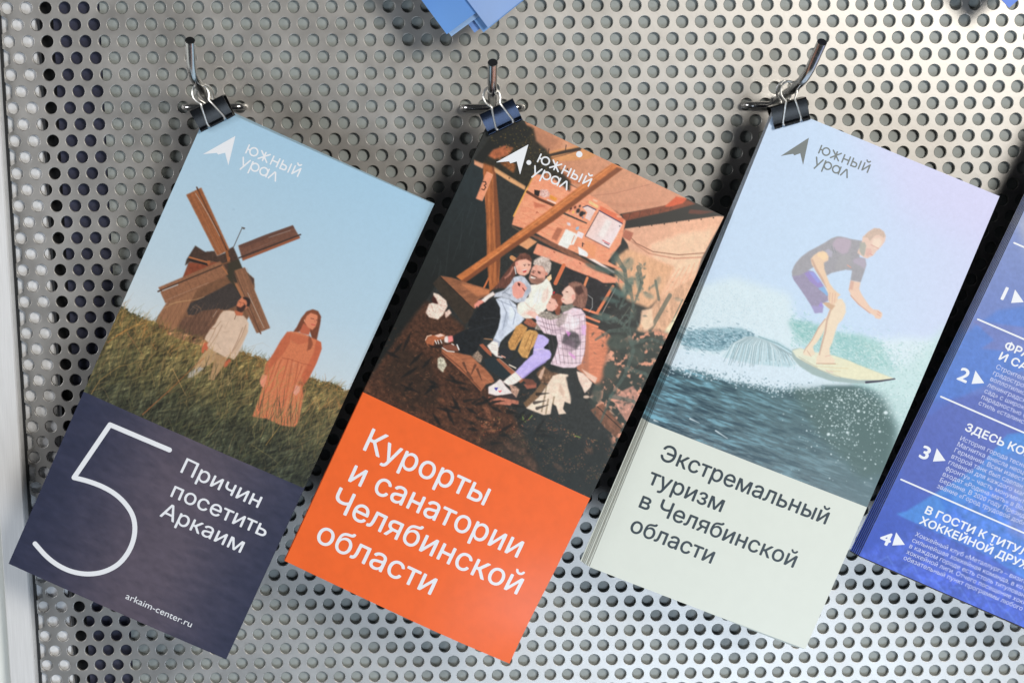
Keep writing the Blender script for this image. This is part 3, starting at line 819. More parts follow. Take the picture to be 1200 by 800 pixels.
    for k in range(5): c.line([(655 + k * 2, 330 + k * 8), (690 + k * 2, 350 + k * 7)], .8, (84, 62, 52), .6)
    c.line([(718, 334), (700, 364)], 3.4, (206, 120, 84)); c.line([(688, 324), (682, 340)], 3, (206, 130, 90)); c.line([(721, 337), (704, 368)], .8, (220, 200, 190), .7)
    c.lines([[(684, 360), (704, 367)], [(684, 368), (702, 375)], [(684, 375), (700, 381)]], 2.6, (222, 130, 96))
    c.line([(684, 340), (694, 348), (694, 358), (690, 364)], .7, (190, 190, 186), .8)
    c.line([(600, 300), (612, 308)], 5, (196, 140, 96)); c.line([(577, 316), (567, 336)], 2, (196, 112, 70)); c.poly([(572, 300), (584, 305), (582, 316)], (44, 30, 28))
    # beams
    c.poly([(566, 187), (580, 189), (582, 214), (585, 250), (587, 290), (585.5, 330), (574, 340), (571, 300), (570, 250), (567, 215)], (156, 94, 56), 1, .3, .2, (8, 1.6), 12)
    c.poly([(577, 192), (580, 190), (586, 255), (587, 300), (583, 330), (580, 260)], (108, 64, 42), .7, .8)
    for k in range(5): c.line([(570 + k * 2.6, 200), (572 + k * 2.8, 330)], .4, (206, 140, 92) if k % 2 else (100, 58, 40), .6)
    c.poly([(717, 191), (729, 197.5), (697, 221), (650, 256), (600, 290), (545, 329), (535, 322), (583, 289), (600, 276), (640, 247), (677, 219)], (184, 112, 66), 1, .3, .16, (2, 6), 13)
    c.poly([(729, 198), (696, 222), (650, 257), (600, 291), (545, 330), (541, 327), (598, 286), (648, 251), (722, 196)], (112, 66, 44), .85, .6)
    c.lines([[(605, 276), (650, 243), (715, 195)], [(560, 312), (598, 284)]], .6, (226, 160, 106), .7)
    c.poly([(579, 194), (598, 206), (616, 217), (615, 222), (597, 212), (580, 201)], (206, 156, 112), 1, .3); c.poly([(556, 186), (567, 191), (566, 197), (556, 192)], (206, 148, 116), 1, .3)
    c.oval(596.8, 208, .9, .8, (70, 50, 40))
    c.poly([(570.5, 200), (578, 203.5), (565.5, 234.5), (558, 231.5)], (214, 142, 110), 1, .2, .08); c.line([(571, 201), (577.5, 204.5), (565.5, 234)], .5, (236, 182, 150), .8)
    c.line([(566.2, 212), (569.3, 212.2), (570, 215), (567.6, 216.2), (569.6, 218.5), (567.5, 221.5), (564.8, 220.5)], 1.0, (50, 36, 32))
    c.poly([(516, 321), (530, 323), (548, 329), (574, 337), (574, 343), (561, 349), (556, 360)], (140, 92, 66), 1, .3, .2, (1.5, 6)); c.poly([(540, 330), (574, 337), (574, 342), (560, 345)], (196, 126, 86), .7, 1.6)
    c.poly([(516, 321), (556, 360), (553, 372), (545, 378), (508, 330)], (56, 48, 40), 1, .4, .2)
    c.line([(516, 321), (556, 360)], .6, (30, 24, 22))
    # foliage, upper left
    fo = [(556, 187), (575, 160), (598, 140), (625, 150), (628, 165), (640, 175), (648, 190), (668, 212), (668, 224), (655, 214), (640, 200), (626, 200), (618, 218), (596, 205), (580, 195)]
    c.poly(fo, (40, 38, 30), .95, 2.2, .5, 2.2, 5)
    c.poly([(556, 186), (585, 148), (605, 142), (622, 150), (620, 162), (595, 172), (576, 178), (566, 190)], (28, 30, 29), .95, 2)
    c.poly([(578, 175), (592, 170), (602, 173), (595, 182), (580, 186), (572, 182)], (168, 98, 66), .95, 1.6, .3)
    c.poly([(583, 184), (605, 192), (602, 202), (588, 192)], (150, 92, 52), .8, 2, .5)
    for k in range(900):
        x = r.uniform(572, 668); y = r.uniform(142, 222)
        if 0 < (y - 138) - (x - 610) * .62 + 12 < 62 and (x < 625 or y > 165 + (x - 625) * .8):
            c.oval(x, y, r.uniform(.4, 1.1), r.uniform(.3, .8), [(104, 92, 48), (60, 58, 34), (140, 108, 58), (34, 32, 26), (84, 74, 40), (28, 26, 22)][k % 6], .8)
    # stump, stones
    c.frame(490, 330, 8)
    c.poly([(150, 85), (200, 100), (270, 160), (282, 210), (240, 290), (190, 335), (110, 312), (78, 272), (108, 190), (150, 178), (190, 188), (150, 130)], (224, 198, 184), 1, .3, .25, .9, 3)
    c.poly([(150, 110), (175, 140), (195, 190), (150, 182), (130, 150)], (66, 34, 28), 1, .4); c.lines([[(205, 150), (260, 175)], [(210, 200), (275, 215)], [(200, 240), (255, 265)], [(130, 200), (150, 260)]], .5, (160, 120, 104), .7)
    c.poly([(298, 238), (318, 275), (265, 322), (255, 270)], (216, 184, 170), 1, .4, .3, 1)
    c.poly([(190, 700), (215, 680), (250, 700), (275, 760), (250, 800), (240, 830), (205, 800), (190, 780)], (196, 190, 170), .9, .5, .5, 1); c.poly([(510, 680), (560, 620), (610, 680), (590, 740), (540, 715)], (150, 128, 112), .9, .5, .6, .8)
    # steps
    c.poly([(225, 608), (300, 635), (395, 650), (500, 672), (560, 730), (640, 800), (700, 870), (720, 915), (640, 940), (590, 1010), (480, 880), (230, 660)], (158, 100, 72), 1, .3, .18, (1.6, 7), 5)
    c.line([(232, 640), (400, 780), (590, 985)], 1.2, (96, 58, 42), .8); c.line([(300, 640), (520, 790), (700, 930)], .7, (190, 132, 98), .6)
    c.poly([(225, 645), (230, 670), (480, 900), (585, 1020), (590, 1005)], (50, 36, 30), .9, .3)
    for pts in ([(430, 740), (470, 830)], [(540, 760), (500, 850)], [(560, 800), (600, 900)], [(470, 830), (520, 900)]): c.line(pts, 3.2, (76, 52, 42), .7, .8)
    c.poly([(575, 570), (610, 560), (690, 640), (690, 680), (650, 650)], (156, 90, 66)); c.poly([(725, 705), (760, 695), (1000, 900), (960, 930)], (150, 92, 68), 1, .3, .1); c.line([(765, 700), (990, 890)], .6, (226, 190, 170), .7)
    c.line([(600, 510), (700, 522)], 1.2, (190, 140, 104), .8)
    c.poly([(620, 700), (720, 690), (900, 880), (780, 880), (640, 780)], (38, 48, 52), .95, 1)
    # father
    blk = (30, 33, 36)
    c.poly([(590, 165), (640, 145), (705, 143), (760, 175), (778, 220), (776, 330), (770, 400), (735, 450), (700, 490), (620, 510), (580, 560), (555, 630), (500, 660), (430, 655), (385, 640), (345, 585), (330, 490), (400, 450), (480, 420), (520, 400), (470, 400), (480, 340), (550, 250)], blk, 1, .4, .35, 3)
    c.line([(620, 330), (700, 320), (770, 330)], .8, (64, 66, 68), .6); c.line([(480, 440), (620, 400), (740, 370)], .8, (52, 54, 58), .5)
    c.poly([(280, 490), (328, 486), (335, 535), (290, 550)], (224, 130, 126), 1, .2); c.poly([(245, 495), (285, 488), (290, 550), (255, 548)], (220, 206, 200), 1, .2)
    c.poly([(72, 530), (90, 490), (130, 478), (170, 485), (215, 465), (262, 480), (250, 520), (160, 540), (150, 580), (95, 578)], (160, 96, 66), 1, .2, .2); c.line([(76, 528), (92, 492), (132, 480)], .9, (224, 190, 170)); c.poly([(160, 485), (215, 466), (258, 484), (200, 500)], (214, 180, 164)); c.lines([[(165, 530), (180, 560)], [(190, 528), (200, 560)], [(215, 524), (228, 555)]], 1.0, (236, 224, 216)); c.poly([(90, 560), (150, 580), (240, 570), (235, 600), (130, 600)], (40, 30, 28), .9, .4)
    c.poly([(235, 580), (330, 560), (390, 600), (385, 630), (250, 620)], (120, 76, 60), 1, .2); c.line([(232, 598), (280, 628), (345, 636)], 1.1, (226, 212, 206)); c.line([(370, 570), (388, 615)], 1.4, (226, 220, 214)); c.line([(320, 560), (340, 572)], .9, (226, 220, 214))
    c.frame(570, 280, 6.667)
    c.poly([(372, 155), (430, 122), (480, 138), (506, 175), (504, 225), (482, 268), (458, 245), (440, 205), (380, 195), (366, 185)], (188, 172, 162), 1, .3, .3, .9)
    c.poly([(470, 290), (500, 330), (520, 385), (512, 450), (490, 510), (430, 570), (380, 600), (320, 610), (265, 590), (238, 550), (245, 495), (290, 460), (330, 440), (345, 345), (400, 340), (440, 325)], (236, 216, 204), 1, .3, .05)
    c.lines([[(420, 380), (400, 470), (350, 540)], [(480, 360), (470, 450)], [(300, 480), (340, 520), (380, 540)]], 1.0, (206, 178, 166), .6); c.poly([(470, 290), (505, 262), (510, 300), (490, 320)], (226, 186, 150))
    c.poly([(362, 205), (385, 190), (440, 200), (468, 250), (455, 305), (405, 338), (352, 330), (332, 295), (345, 250)], (206, 150, 132), 1, .2); c.poly([(395, 200), (440, 208), (450, 240), (400, 230)], (224, 172, 154), .8, .5)
    c.poly([(345, 275), (375, 280), (420, 295), (450, 290), (435, 325), (400, 342), (352, 332), (336, 305)], (140, 104, 90), .85, .5); c.poly([(348, 280), (388, 290), (380, 300), (345, 292)], (238, 214, 206)); c.line([(348, 270), (392, 288)], 1.1, (92, 66, 58)); c.line([(362, 232), (382, 240)], .8, (80, 52, 46)); c.line([(402, 240), (424, 250)], .8, (80, 52, 46)); c.line([(376, 245), (362, 266)], .7, (180, 110, 96)); c.oval(470, 262, 9, 14, (196, 130, 112))
    # girl
    c.poly([(235, 140), (262, 108), (300, 95), (340, 115), (360, 160), (340, 165), (300, 150), (262, 160), (235, 185), (222, 215), (230, 260), (190, 340), (150, 370), (90, 372), (50, 385), (90, 340), (115, 295), (150, 250), (190, 200), (215, 165)], (100, 64, 54), 1, .3, .3, (3, 1)); c.line([(150, 290), (185, 260), (210, 210)], 2.2, (180, 124, 108), .7)
    c.poly([(228, 168), (260, 152), (310, 145), (352, 168), (348, 215), (330, 255), (298, 275), (262, 268), (240, 250), (228, 205)], (226, 166, 146), 1, .2); c.poly([(280, 232), (318, 222), (310, 248), (290, 250)], (180, 70, 66)); c.line([(284, 234), (314, 226)], .9, (240, 226, 220)); c.line([(290, 190), (308, 188)], .9, (70, 40, 36)); c.line([(326, 188), (340, 190)], .8, (70, 40, 36)); c.oval(240, 180, 9, 14, (206, 140, 124)); c.line([(222, 205), (232, 260)], 1.0, (226, 226, 230))
    c.poly([(215, 285), (270, 272), (300, 285), (345, 345), (350, 390), (318, 440), (300, 475), (235, 485), (180, 455), (120, 440), (60, 440), (70, 410), (140, 385), (190, 330)], (182, 186, 196), 1, .3, .15, 2); c.lines([[(140, 400), (190, 430)], [(210, 300), (220, 380), (235, 440)], [(180, 370), (130, 410)]], 1.0, (120, 126, 138), .7)
    c.poly([(202, 360), (225, 325), (262, 315), (300, 340), (322, 370), (300, 400), (285, 440), (240, 455), (208, 425)], (220, 152, 138), 1, .4); c.poly([(245, 325), (268, 335), (262, 358), (248, 348)], (90, 50, 44)); c.line([(285, 370), (300, 392)], 1.3, (120, 66, 58)); c.poly([(300, 345), (345, 350), (350, 390), (318, 430), (300, 400), (322, 372)], (158, 164, 176), .9, .3)
    c.poly([(-40, 465), (0, 430), (55, 395), (70, 420), (20, 450), (-10, 480)], (232, 208, 200), 1, .3); c.poly([(-92, 500), (-60, 465), (-35, 460), (-15, 478), (-50, 500), (-62, 520), (-70, 505), (-85, 530)], (226, 142, 126), 1, .2)
    c.poly([(75, 455), (120, 440), (180, 455), (235, 500), (245, 560), (300, 608), (270, 640), (230, 680), (150, 745), (110, 790), (60, 760), (95, 680), (112, 600), (108, 520)], (196, 202, 214), 1, .3, .06); c.lines([[(120, 470), (160, 560), (130, 690)], [(180, 470), (230, 560), (210, 650)], [(90, 460), (230, 520)]], 1.2, (132, 138, 152), .6)
    c.poly([(60, 755), (112, 790), (100, 830), (48, 800)], (160, 166, 180)); c.frame(490, 330, 8)
    c.poly([(650, 580), (700, 535), (752, 552), (755, 610), (750, 672), (805, 682), (790, 694), (735, 680), (690, 640)], (234, 214, 206), 1, .2); c.lines([[(690, 570), (735, 580)], [(685, 590), (740, 602)], [(690, 610), (742, 622)]], .5, (160, 134, 130), .8); c.line([(760, 655), (812, 686)], 1.4, (214, 150, 136))
    # boy
    c.frame(560, 380, 7.27)
    och = (186, 138, 84)
    c.poly([(325, 0), (370, -25), (425, 10), (400, 70), (350, 140), (318, 200), (275, 200), (262, 170), (262, 128), (300, 60)], och, 1, .3, .22, 2)
    c.poly([(400, 50), (440, 28), (500, 38), (518, 68), (490, 150), (450, 200), (425, 270), (380, 262), (342, 210), (365, 140)], (194, 148, 92), 1, .3, .22, 2); c.lines([[(370, 60), (320, 150)], [(450, 60), (400, 180)], [(480, 70), (430, 220)]], 1.0, (130, 90, 52), .7)
    c.poly([(178, 240), (200, 190), (265, 185), (300, 215), (300, 255), (250, 275)], (44, 46, 50), 1, .3); c.poly([(265, 320), (310, 285), (350, 255), (395, 280), (360, 330), (330, 355)], (44, 46, 50), 1, .3); c.line([(270, 325), (325, 352)], 1.4, (232, 206, 190)); c.line([(205, 248), (235, 262)], 1.2, (226, 160, 140))
    c.frame(570, 280, 6.667)
    c.poly([(395, 585), (430, 555), (480, 548), (540, 580), (600, 560), (610, 640), (540, 690), (460, 700), (380, 690)], (150, 140, 130), 1, .3, .5, 1.0)
    c.poly([(505, 430), (545, 412), (590, 425), (600, 470), (585, 520), (572, 578), (545, 578), (530, 540), (555, 500), (545, 460), (508, 452)], (132, 78, 60), 1, .3, .2); c.poly([(500, 445), (538, 458), (562, 505), (540, 535), (515, 552), (478, 545), (466, 515), (480, 485)], (222, 168, 152), 1, .2); c.line([(490, 480), (500, 484)], .8, (90, 54, 46)); c.line([(524, 410), (530, 402)], 1.8, (190, 40, 50)); c.oval(545, 512, 7, 10, (206, 140, 124))
    # mother
    coat = (216, 192, 200)
    c.poly([(620, 520), (665, 520), (740, 535), (772, 575), (778, 660), (776, 760), (770, 860), (740, 960), (690, 990), (600, 990), (500, 960), (540, 880), (560, 800), (545, 740), (450, 720), (392, 640), (398, 590), (440, 600), (500, 620), (580, 600)], coat, 1, .4, .10, 3)
    cl = (96, 78, 88)
    for k in range(9):
        c.line([(430 + k * 42, 590 - (k < 5) * k * 6), (470 + k * 38, 720 + k * 8), (520 + k * 30, 960)], .45, cl, .75)
    for k in range(8):
        c.line([(560 + k * 2, 560 + k * 55), (660, 590 + k * 52), (776, 570 + k * 54)], .45, cl, .75)
    c.lines([[(400, 620), (480, 650), (560, 660), (640, 640)], [(420, 660), (520, 700), (600, 690)], [(500, 610), (520, 720)], [(460, 600), (480, 700)]], .5, cl, .8)
    c.poly([(590, 600), (640, 560), (690, 600), (700, 700), (650, 720), (600, 680)], (230, 214, 214), .5, 1.5)
    c.poly([(600, 740), (660, 700), (720, 730), (740, 800), (700, 850), (650, 820), (590, 800)], (72, 68, 72), .8, 1.6, .5); c.poly([(620, 700), (660, 720), (640, 750)], (206, 130, 196), .8, .6); c.poly([(640, 860), (700, 905), (690, 925), (650, 890)], (206, 140, 196), .8, .6); c.poly([(740, 660), (778, 660), (776, 740), (745, 730)], (216, 170, 214), .8, 1)
    c.poly([(570, 580), (640, 560), (610, 640), (560, 680), (540, 640)], (126, 116, 108), .5, 1.5)
    c.poly([(575, 510), (640, 500), (700, 490), (690, 515), (640, 545), (590, 560)], (120, 118, 108), 1, .5, .3, 1)
    c.poly([(640, 335), (690, 318), (740, 330), (785, 375), (792, 440), (768, 532), (735, 530), (700, 515), (672, 505), (690, 440), (675, 390), (645, 360)], (126, 90, 78), 1, .3, .3, (3, 1)); c.poly([(690, 360), (740, 350), (760, 400), (720, 430), (695, 400)], (70, 46, 42), .85, .8)
    c.poly([(645, 350), (672, 372), (692, 410), (695, 450), (672, 490), (625, 500), (590, 480), (582, 455), (600, 430), (588, 405), (612, 372)], (228, 180, 164), 1, .2); c.oval(678, 440, 13, 20, (222, 160, 144)); c.line([(622, 400), (636, 402)], .8, (90, 60, 52)); c.line([(592, 458), (606, 460)], .8, (190, 90, 90))
    c.poly([(310, 565), (340, 545), (385, 555), (410, 590), (385, 610), (350, 590)], (236, 178, 164), 1, .2); c.poly([(292, 640), (315, 605), (350, 608), (395, 650), (380, 675), (340, 670)], (150, 92, 72), 1, .3, .3, 1); c.poly([(390, 580), (410, 590), (400, 625), (384, 610)], (206, 196, 232))
    c.frame(560, 380, 7.27)
    c.poly([(515, 65), (560, 75), (608, 112), (590, 170), (560, 195), (610, 200), (628, 235), (618, 270), (570, 305), (510, 340), (440, 395), (378, 445), (320, 385), (400, 300), (470, 235), (478, 170)], (182, 168, 220), 1, .3, .05); c.line([(575, 300), (480, 360), (390, 435)], 2.4, (150, 134, 190), .6); c.line([(480, 200), (540, 190), (590, 200)], 1.4, (206, 194, 236), .7); c.poly([(560, 180), (602, 140), (600, 195)], (36, 36, 40))
    c.poly([(322, 385), (376, 445), (330, 480), (272, 505), (215, 470), (260, 430)], (236, 214, 206), 1, .3); c.lines([[(290, 420), (330, 465)], [(260, 440), (300, 480)]], .5, (200, 172, 164), .6)
    c.poly([(92, 512), (150, 480), (190, 445), (212, 462), (235, 500), (275, 540), (300, 565), (250, 575), (150, 590), (92, 570)], (232, 208, 204), 1, .2); c.poly([(92, 568), (180, 590), (300, 570), (345, 600), (320, 612), (200, 600), (110, 590)], (60, 50, 50), .9, .3); c.poly([(140, 520), (178, 516), (160, 545)], (64, 60, 150)); c.poly([(175, 545), (212, 540), (190, 562)], (232, 90, 100)); c.poly([(270, 490), (330, 510), (358, 535), (330, 605), (290, 560)], (176, 140, 122), .95, .6, .5, 1)
    c.frame(570, 280, 6.667)
    for (x, y, rx, ry, ro, a, cc) in ((460, 430, 26, 60, .3, .35, (190, 160, 150)), (330, 560, 60, 22, -.3, .3, (186, 156, 146)), (400, 440, 30, 60, .3, .35, (250, 238, 230)), (150, 620, 22, 70, .2, .4, (142, 150, 166)), (200, 560, 24, 60, .1, .35, (222, 228, 238)), (120, 720, 20, 40, .3, .35, (150, 156, 172)),
                                      (650, 820, 50, 50, 0, .45, (120, 100, 112)), (700, 640, 40, 40, 0, .35, (240, 226, 226)), (560, 700, 60, 24, -.2, .35, (150, 128, 140)), (740, 700, 20, 80, 0, .3, (160, 130, 150)), (400, 310, 40, 14, .3, .4, (110, 76, 66)), (365, 230, 14, 24, .2, .4, (232, 186, 168)), (300, 190, 24, 16, 0, .35, (244, 196, 178)), (255, 230, 10, 24, .2, .4, (176, 116, 100)),
                                      (680, 450, 14, 30, 0, .3, (190, 136, 122)), (620, 440, 16, 24, 0, .3, (246, 206, 190)), (740, 480, 14, 40, 0, .4, (170, 128, 110)), (700, 350, 30, 14, 0, .35, (176, 136, 118)), (430, 150, 40, 12, .2, .4, (226, 214, 204)), (450, 190, 26, 20, 0, .3, (130, 116, 110)), (280, 110, 30, 10, .2, .35, (150, 104, 88))):
        c.oval(x, y, rx, ry, cc, a, 1.6, ro)
    c.line([(356, 246), (372, 250)], .9, (70, 44, 40)); c.line([(404, 250), (420, 258)], .9, (70, 44, 40)); c.oval(300, 197, 3.5, 3, (50, 32, 30)); c.oval(333, 196, 3, 3, (50, 32, 30)); c.oval(366, 241, 3.5, 3, (50, 36, 34)); c.oval(412, 247, 3.5, 3, (50, 36, 34))
    for k in range(70): 
        x = r.uniform(385, 500); y = r.uniform(130, 200)
        c.oval(x, y, 5, 3, (222, 212, 204) if k % 2 else (128, 112, 104), .5, .2, r.uniform(0, 3))
    c.frame(560, 380, 7.27)
    # rug, stones, end of the plank
    c.poly([(90, 595), (200, 602), (350, 630), (350, 660), (270, 668), (120, 655)], (176, 112, 92), 1, .4, .2)
    c.poly([(390, 490), (500, 480), (500, 520), (420, 530)], (150, 92, 76), 1, .4); c.poly([(380, 440), (470, 450), (500, 490), (420, 500)], (110, 70, 58), 1, .4)
    c.poly([(500, 400), (560, 330), (610, 380), (690, 400), (660, 460), (600, 490), (540, 480), (520, 440)], (110, 84, 66), 1, 1.2, .6, 2)
    c.poly([(545, 370), (575, 340), (560, 400), (540, 450), (515, 430)], (214, 180, 160), .8, .8); c.poly([(388, 650), (480, 560), (540, 480), (590, 500), (500, 620), (415, 690)], (116, 90, 68), 1, .8, .2)
    c.poly([(590, 500), (640, 420), (700, 400), (770, 410), (770, 520), (805, 605), (790, 660), (740, 640), (725, 700), (755, 740), (690, 748), (670, 680), (635, 650), (620, 745), (560, 752), (412, 692), (520, 600)], (226, 200, 180), 1, .8, .08, 4); c.poly([(700, 480), (740, 560), (730, 600), (690, 540)], (180, 148, 130), .6, 1.5)
    for pts in ([(585, 510), (570, 600), (545, 720)], [(600, 620), (580, 740)], [(650, 600), (640, 660)]): c.line(pts, 2, (120, 104, 80), .6)
    c.poly([(750, 430), (800, 420), (850, 560), (880, 640), (800, 700), (790, 600)], (44, 46, 46), 1, 1.6, .2)
    c.poly([(840, 380), (900, 400), (975, 480), (960, 520), (910, 570), (890, 520), (860, 460)], (226, 196, 180), 1, 1, .1); c.poly([(880, 360), (1018, 440), (1000, 485), (940, 440)], (222, 182, 162), 1, .5)
    c.oval(925, 600, 26, 14, (214, 186, 166), .9, .8); c.poly([(950, 600), (1010, 575), (1040, 620), (1000, 650)], (206, 172, 152), .9, .8)
    c.frame(0, 0, 1)
    # dappled leaf shadow over the lower right
    rg = [(700, 372), (735, 350), (790, 400), (812, 400), (700, 600), (560, 560), (640, 500), (690, 470), (712, 440)]
    m = c.mask([(716, 392), (770, 385), (800, 396), (760, 480), (728, 545), (712, 500), (690, 470), (706, 440)], 4)
    mm, ys, xs = m
    n = fbm(*mm.shape, 7 * PSS, 31, 3)
    c.put((mm, ys, xs), (52, 58, 54), .92)
    c.put((mm * np.clip((n - .56) * 9, 0, 1).astype(np.float32), ys, xs), (212, 146, 120), .95)
    for k in range(60):
        x = r.uniform(712, 790); y = r.uniform(400, 500)
        if x < 800 - (y - 400) * .55: c.poly([(x, y), (x + r.uniform(2, 8), y + r.uniform(-3, 2)), (x + r.uniform(3, 9), y + r.uniform(1, 6))], [(220, 156, 130), (60, 60, 54), (196, 150, 126), (44, 44, 42)][k % 4], .8, .5)
    c.poly([(692, 478), (706, 470), (730, 498), (722, 510), (710, 500)], (120, 80, 62), .9, 1, .2); c.poly([(716, 462), (742, 450), (756, 470), (740, 500), (726, 480)], (206, 146, 128), .8, 1, .25); c.line([(700, 474), (728, 500)], 1, (40, 34, 30))
    for k in range(2600):
        x = r.uniform(560, 735); y = r.uniform(478, 580)
        if (x - 600) * .35 + 478 < y < 458 + (x - 430) * .47 and x < 800 - (y - 400) * .6:
            g_ = n[int((y * 7) % n.shape[0]), int((x * 3) % n.shape[1])]
            q = math.sin(x * .13 + 2) * math.cos(y * .17 + x * .05)
            if q > .0: c.oval(x, y, r.uniform(.4, 1.2), r.uniform(.4, .9), [(140, 96, 70), (104, 92, 56), (176, 128, 96), (150, 84, 60), (60, 58, 44)][k % 5], .75)
    c.lines([[(620, 488), (624, 484)], [(608, 487), (616, 491)], [(674, 508), (680, 510)], [(612, 482), (614, 490)]], 1.1, (120, 140, 66), .9)
    for k in range(26):   # sharp leaf shadows on the floor
        x = r.uniform(520, 640); y = r.uniform(455, 530); a = r.uniform(-.6, .9)
        if y < 450 + (x - 430) * .47: c.line([(x, y), (x + 14 * math.cos(a), y + 14 * math.sin(a))], 4, (30, 28, 26), .7, .6)
    # teal haze of out-of-focus leaves
    for (x, y, rx, ry, ro, a) in ((700, 313, 16, 3, .35, .6), (728, 320, 8, 3, .5, .6), (735, 335, 5, 14, .5, .75), (748, 330, 3, 12, -.2, .7), (722, 340, 9, 4, .6, .75), (715, 350, 12, 3, .2, .6), (760, 345, 7, 3, .4, .5), (735, 308, 6, 9, .8, .45), (720, 300, 5, 7, .3, .5), (770, 330, 3, 8, .4, .4), (706, 370, 14, 4, .1, .55), (795, 350, 5, 2, .2, .4)):
        c.oval(x, y, rx, ry, (88, 112, 106), a, 2.6, ro)
    for (x, y, rx, ry) in ((728, 400, 18, 7), (735, 385, 12, 4), (745, 415, 10, 10), (742, 365, 4, 10), (715, 432, 8, 10), (762, 404, 10, 4), (722, 398, 10, 9), (700, 458, 6, 12)):
        c.oval(x, y, rx, ry, (66, 74, 68), .85, 3)
    # long blurred leaf shadows across the foreground, warm light between them
    for k in range(34):
        x = r.uniform(440, 650); y = 452 + (x - 430) * .40 - r.uniform(0, 62); a = r.choice([-.9, -.5, .2, .5, 1.1]) + r.normal(0, .15); L = r.uniform(12, 30)
        px_, py_ = math.cos(a), math.sin(a)
        if x < 600 or y > 480:
            c.poly([(x, y), (x + L*.5*px_ - 2.2*py_, y + L*.5*py_ + 2.2*px_), (x + L*px_, y + L*py_), (x + L*.5*px_ + 2.2*py_, y + L*.5*py_ - 2.2*px_)], (24, 24, 24), .75, .9)
    for k in range(30):
        x = r.uniform(430, 600); y = 455 + (x - 430) * .47 - r.uniform(2, 34)
        c.oval(x, y, r.uniform(2, 7), r.uniform(1, 3), (140, 88, 62), .28, 1.6, .5, .6)
    for (x, y, rx, ry, ro) in ((598, 520, 9, 4, .6), (622, 540, 10, 5, .8), (612, 526, 6, 4, .2), (655, 545, 8, 3, .7), (574, 500, 8, 3, .4), (690, 526, 6, 4, .3), (572, 480, 10, 3, 1.2)):
        c.oval(x, y, rx, ry, (170, 108, 80), .42, 2, ro, .9)
    # branch shadows over curtain and floor
    br = [[(700, 312), (722, 318), (738, 334), (742, 356), (736, 384)], [(722, 300), (732, 316), (735, 340), (726, 360)], [(748, 312), (752, 330), (744, 352)], [(736, 384), (742, 410), (732, 438), (716, 462), (704, 492)],
          [(740, 400), (764, 396), (786, 404)], [(734, 430), (756, 436), (772, 452)], [(716, 462), (742, 468), (760, 486)], [(736, 384), (714, 386), (698, 396)], [(704, 366), (722, 372), (736, 384)]]
    for q in br: c.line(q, 5.5, (78, 92, 86), .62, 2.5)
    for k in range(150):
        q = br[r.integers(len(br))]; j = r.integers(len(q) - 1); t = r.random()
        x = q[j][0] * (1-t) + q[j+1][0] * t + r.normal(0, 6); y = q[j][1] * (1-t) + q[j+1][1] * t + r.normal(0, 6); a = r.uniform(0, 6.28); L = r.uniform(4, 10)
        col = (84, 100, 94) if y < 380 else (52, 60, 56)
        c.poly([(x, y), (x + L*.5*math.cos(a) - 1.4*math.sin(a), y + L*.5*math.sin(a) + 1.4*math.cos(a)), (x + L*math.cos(a), y + L*math.sin(a)), (x + L*.5*math.cos(a) + 1.4*math.sin(a), y + L*.5*math.sin(a) - 1.4*math.cos(a))], col, .6, .8)
    for k in range(90):
        x = r.uniform(690, 800); y = r.uniform(330, 520); a = r.uniform(0, 6.28); L = r.uniform(3, 8)
        c.poly([(x, y), (x + L*.5*math.cos(a) - 1.1*math.sin(a), y + L*.5*math.sin(a) + 1.1*math.cos(a)), (x + L*math.cos(a), y + L*math.sin(a))], (222, 168, 138) if k % 2 else (58, 62, 58), .5, .6)
    c.poly([(640, 500), (690, 520), (720, 500), (700, 590), (600, 560), (560, 510)], (30, 34, 33), .45, 8)
    c.grad([(690, 380), (830, 290), (800, 420), (690, 590), (560, 560)], (800, 300), (255, 226, 206), (700, 560), (120, 140, 140), .07, 8)
    c.c = np.clip((c.c - .16) * 1.2 + .145, 0.05, .97)
    return c

